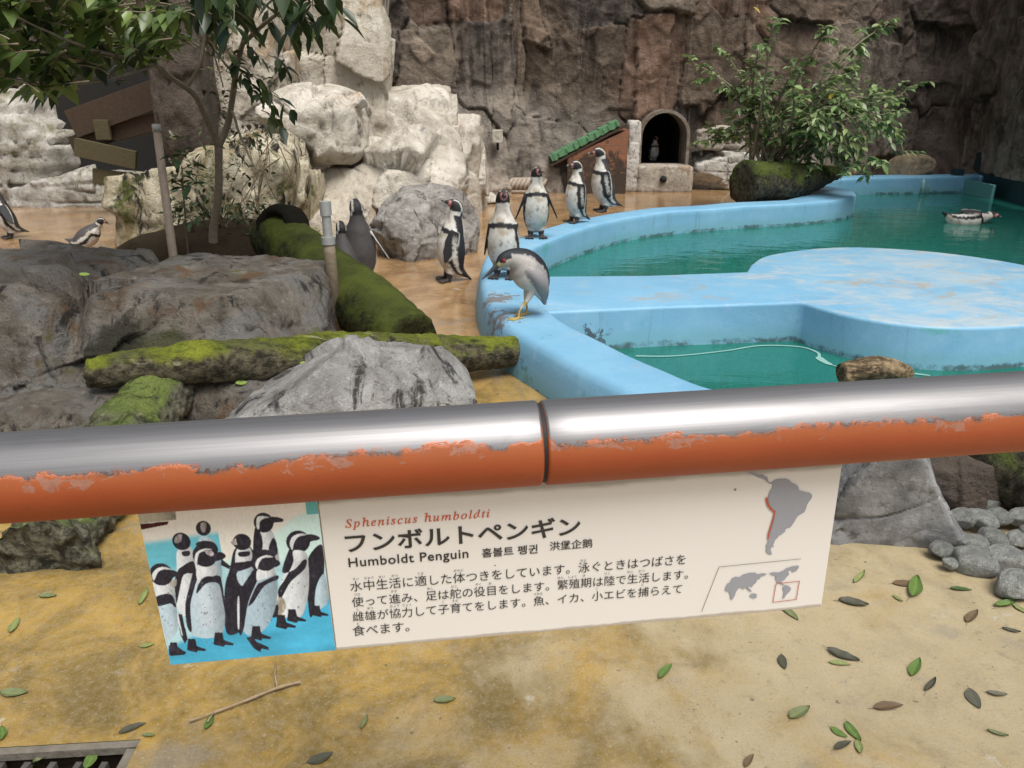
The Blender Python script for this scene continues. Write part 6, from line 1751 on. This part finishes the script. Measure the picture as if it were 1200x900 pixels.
# ================================================================== LITTER ON THE FLOOR
def leaf_mesh(name, seed, width, curl):
    rg = np.random.RandomState(seed)
    nl, nw = 14, 6
    V = []; C = []
    for i in range(nl + 1):
        t = i / nl
        w_ = width * (math.sin(PI * t ** 0.85) ** 0.8 if 0 < t < 1 else 0) + 0.004
        bend_ = 0.06 * math.sin(t * 3 + seed)
        for j in range(nw + 1):
            s_ = j / nw * 2 - 1
            V.append((t - 0.5, s_ * w_ + bend_, 0.012 + curl * abs(s_) ** 1.5 * 0.10 + curl * 0.14 * (t - 0.5) ** 2 + 0.01 * math.sin(i * 1.3 + seed)))
            C.append((1.25, 1.25, 1.1) if j == nw // 2 else (1, 1, 1) if (i + j) % 2 else (0.92, 0.92, 0.92))
    F = [(i * (nw + 1) + j, (i + 1) * (nw + 1) + j, (i + 1) * (nw + 1) + j + 1, i * (nw + 1) + j + 1) for i in range(nl) for j in range(nw)]
    v_, f_ = tube([(-0.68, 0.02, 0.02), (-0.5, 0.0, 0.012)], 0.008, 5)
    F += [tuple(q + len(V) for q in f) for f in f_]; C += [(0.9, 0.8, 0.6)] * len(v_); V += list(map(tuple, v_))
    return np.array(V), F, np.array(C)
GREEN, DARK, BROWN, YEL = (0.12, 0.20, 0.045), (0.075, 0.075, 0.05), (0.15, 0.10, 0.055), (0.24, 0.28, 0.10)
SAGE = (0.17, 0.20, 0.085)
litter = [(780, 787, 26, 50, GREEN, "bright green leaf lying below the middle of the sign"), (521, 821, 28, 10, SAGE, "sage leaf with a dark tip below the sign, right of the twig"), (427, 847, 18, 70, SAGE, "small pale green leaf right of the broken twig"), (375, 888, 36, 20, DARK, "dull dark leaf half buried in dirt at the lower edge, below the twig"),
          (17, 812, 34, -4, SAGE, "flat green leaf near the left edge above the drain"), (18, 733, 24, 62, YEL, "yellow green leaf at the far left below the root end"), (56, 699, 24, 5, SAGE, "muted leaf beside the cracked root end"), (168, 700, 22, 70, YEL, "pale green leaf tucked against the left edge of the sign"), (172, 756, 20, 8, YEL, "small yellowish leaf below the left edge of the sign"),
          (245, 846, 24, 60, GREEN, "green leaf caught on the broken twig"), (155, 854, 38, 22, DARK, "narrow brown leaf on the lip of the drain"), (174, 862, 17, 0, SAGE, "roundish grey green leaf at the corner of the drain"), (55, 885, 40, 35, SAGE, "long leaf lying in the drain"), (105, 890, 26, 70, GREEN, "upright green leaf in the drain"), (2, 860, 20, 80, GREEN, "green leaf cut by the left edge"),
          (925, 719, 28, -38, SAGE, "green leaf just under the right end of the sign"), (1000, 707, 38, -8, DARK, "dark green leaf right of the end of the sign"), (1007, 677, 20, 55, YEL, "faint green leaf nearest the slate rock"), (1058, 683, 26, 5, BROWN, "brown leaf behind the upright green one near the pebbles"), (1071, 688, 34, 68, GREEN, "upright green leaf near the pebbles"), (1126, 691, 28, -3, (0.06, 0.11, 0.03), "dark glossy leaf between the pebbles and the upright leaf"),
          (1139, 723, 20, 55, BROWN, "small brown leaf standing on edge on the right"), (1185, 739, 24, -12, DARK, "black spotted leaf at the right edge"), (918, 776, 20, -75, DARK, "small dark leaf pointing at the viewer, right of the bright one"), (988, 768, 44, -22, DARK, "long curled dark leaf with a thin stalk"), (984, 778, 28, -6, YEL, "green leaf under the long curled dark one"), (1073, 783, 24, 72, GREEN, "clean green leaf standing alone right of the curled pair"),
          (1090, 803, 20, 60, DARK, "small dark folded leaf below the clean green one"), (1142, 819, 30, -60, (0.11, 0.11, 0.08), "broad dark grey leaf on the right"), (1168, 813, 28, -8, (0.15, 0.145, 0.10), "pale grey leaf right of the broad one"), (1041, 829, 38, 6, BROWN, "long grey brown leaf with a stalk"), (937, 836, 28, 35, SAGE, "toothed green leaf below the small dark one"), (1169, 860, 28, -14, SAGE, "grey green leaf in the lower right"),
          (983, 858, 26, -30, GREEN, "left green leaf of the cluster at the lower right"), (1000, 858, 30, -55, GREEN, "right green leaf of the cluster at the lower right"), (988, 874, 24, 25, DARK, "brown leaf under the green cluster at the lower right"), (1006, 876, 20, -70, YEL, "pale leaf tip under the green cluster"), (1178, 708, 26, 20, GREEN, "green leaf touching the front pebble"), (1172, 698, 18, -40, GREEN, "small green leaf under the front pebble"), (1196, 714, 22, -35, YEL, "light green leaf at the right edge below the pebbles"),
          (878, 892, 20, 55, BROWN, "brown leaf cut by the lower edge"), (30, 872, 24, 15, BROWN, "brown leaf among the bars of the drain"), (1052, 702, 16, -30, YEL, "shrivelled pale leaf below the brown one near the pebbles")]
protos = {}
for k, (px, py, ln_, ang, col, lab) in enumerate(litter):
    key = (k % 5, col)
    in_drain = 20 < px < 140 and py > 868
    z = -0.022 if in_drain else 0.002
    p_ = at_z(px, py, z)
    e_ = at_z(px + 0.5 * ln_ * math.cos(math.radians(ang)), py - 0.5 * ln_ * math.sin(math.radians(ang)), z)
    f2_ = at_z(px - 0.5 * ln_ * math.cos(math.radians(ang)), py + 0.5 * ln_ * math.sin(math.radians(ang)), z)
    d_ = e_ - f2_
    L = np.linalg.norm(d_)
    if key not in protos:
        V, F, C = leaf_mesh("fallen_leaf", k % 5, [0.19, 0.23, 0.16, 0.26, 0.21][k % 5], [0.5, 0.9, 1.2, 0.4, 0.8][k % 5])
        o = mesh_obj("fallen_leaf", V, F, M['dead_leaf'], None, np.clip(C * np.array(col), 0, 1))
        protos[key] = o
    else:
        o = protos[key].copy(); COL.objects.link(o)
    dep_ = np.linalg.norm(p_ - np.array([0, 0, H]))
    wl_ = min(L, 1.1 * ln_ * dep_ / 902)
    L = min(0.92 * L, 1.35 * ln_ * dep_ / 902); wl_ *= 0.92
    o.location = p_; o.scale = (L, wl_ * 0.9, wl_ * 0.8)
    o.rotation_euler = (0.08 * math.sin(k * 2.1), 0.06 * math.cos(k * 1.3), math.atan2(d_[1], d_[0]))
    tag(o, lab, "leaf", "fallen leaves on the floor")
# on the rocks
for (px, py, yy, ln_, lab) in ((99, 322, 4.35, 0.06, "tiny yellow green leaf on top of the big boulder"), (357, 426, 3.62, 0.05, "tiny bright leaf on the low grey rock"), (283, 449, 3.55, 0.06, "yellowish leaf lying between the log and the low grey rock")):
    V, F, C = leaf_mesh("fallen_leaf", 2, 0.25, 0.8)
    o = mesh_obj("fallen_leaf", V, F, M['dead_leaf'], None, np.clip(C * np.array((0.22, 0.32, 0.06)), 0, 1))
    o.location = at_y(px, py, yy); o.scale = (ln_,) * 3
    o.rotation_euler = (0.5, 0, 0.6)
    tag(o, lab, "leaf", "leaves on the rocks")
# twig
tp = [at_z(*q, 0.012) for q in [(221, 845), (250, 835), (290, 820), (325, 806), (352, 799)]]
g_ = Geo()
v_, f_ = tube(catmull(tp, 30), np.linspace(0.0035, 0.006, 30) * 0.8 + 0.001 * np.sin(np.arange(30) * 0.9), 8); g_.add(v_, f_)
v_, f_ = tube([tp[1], at_z(243, 846, 0.012)], 0.0025, 6); g_.add(v_, f_)
v_, f_ = tube([tp[3], at_z(322, 790, 0.02), at_z(323, 776, 0.012)], [0.0028, 0.0022, 0.0015], 6); g_.add(v_, f_)
tag(g_.build("twig", M['twig'], loc=tp[2]), "thin broken twig on the ochre floor below the picture", "twig")
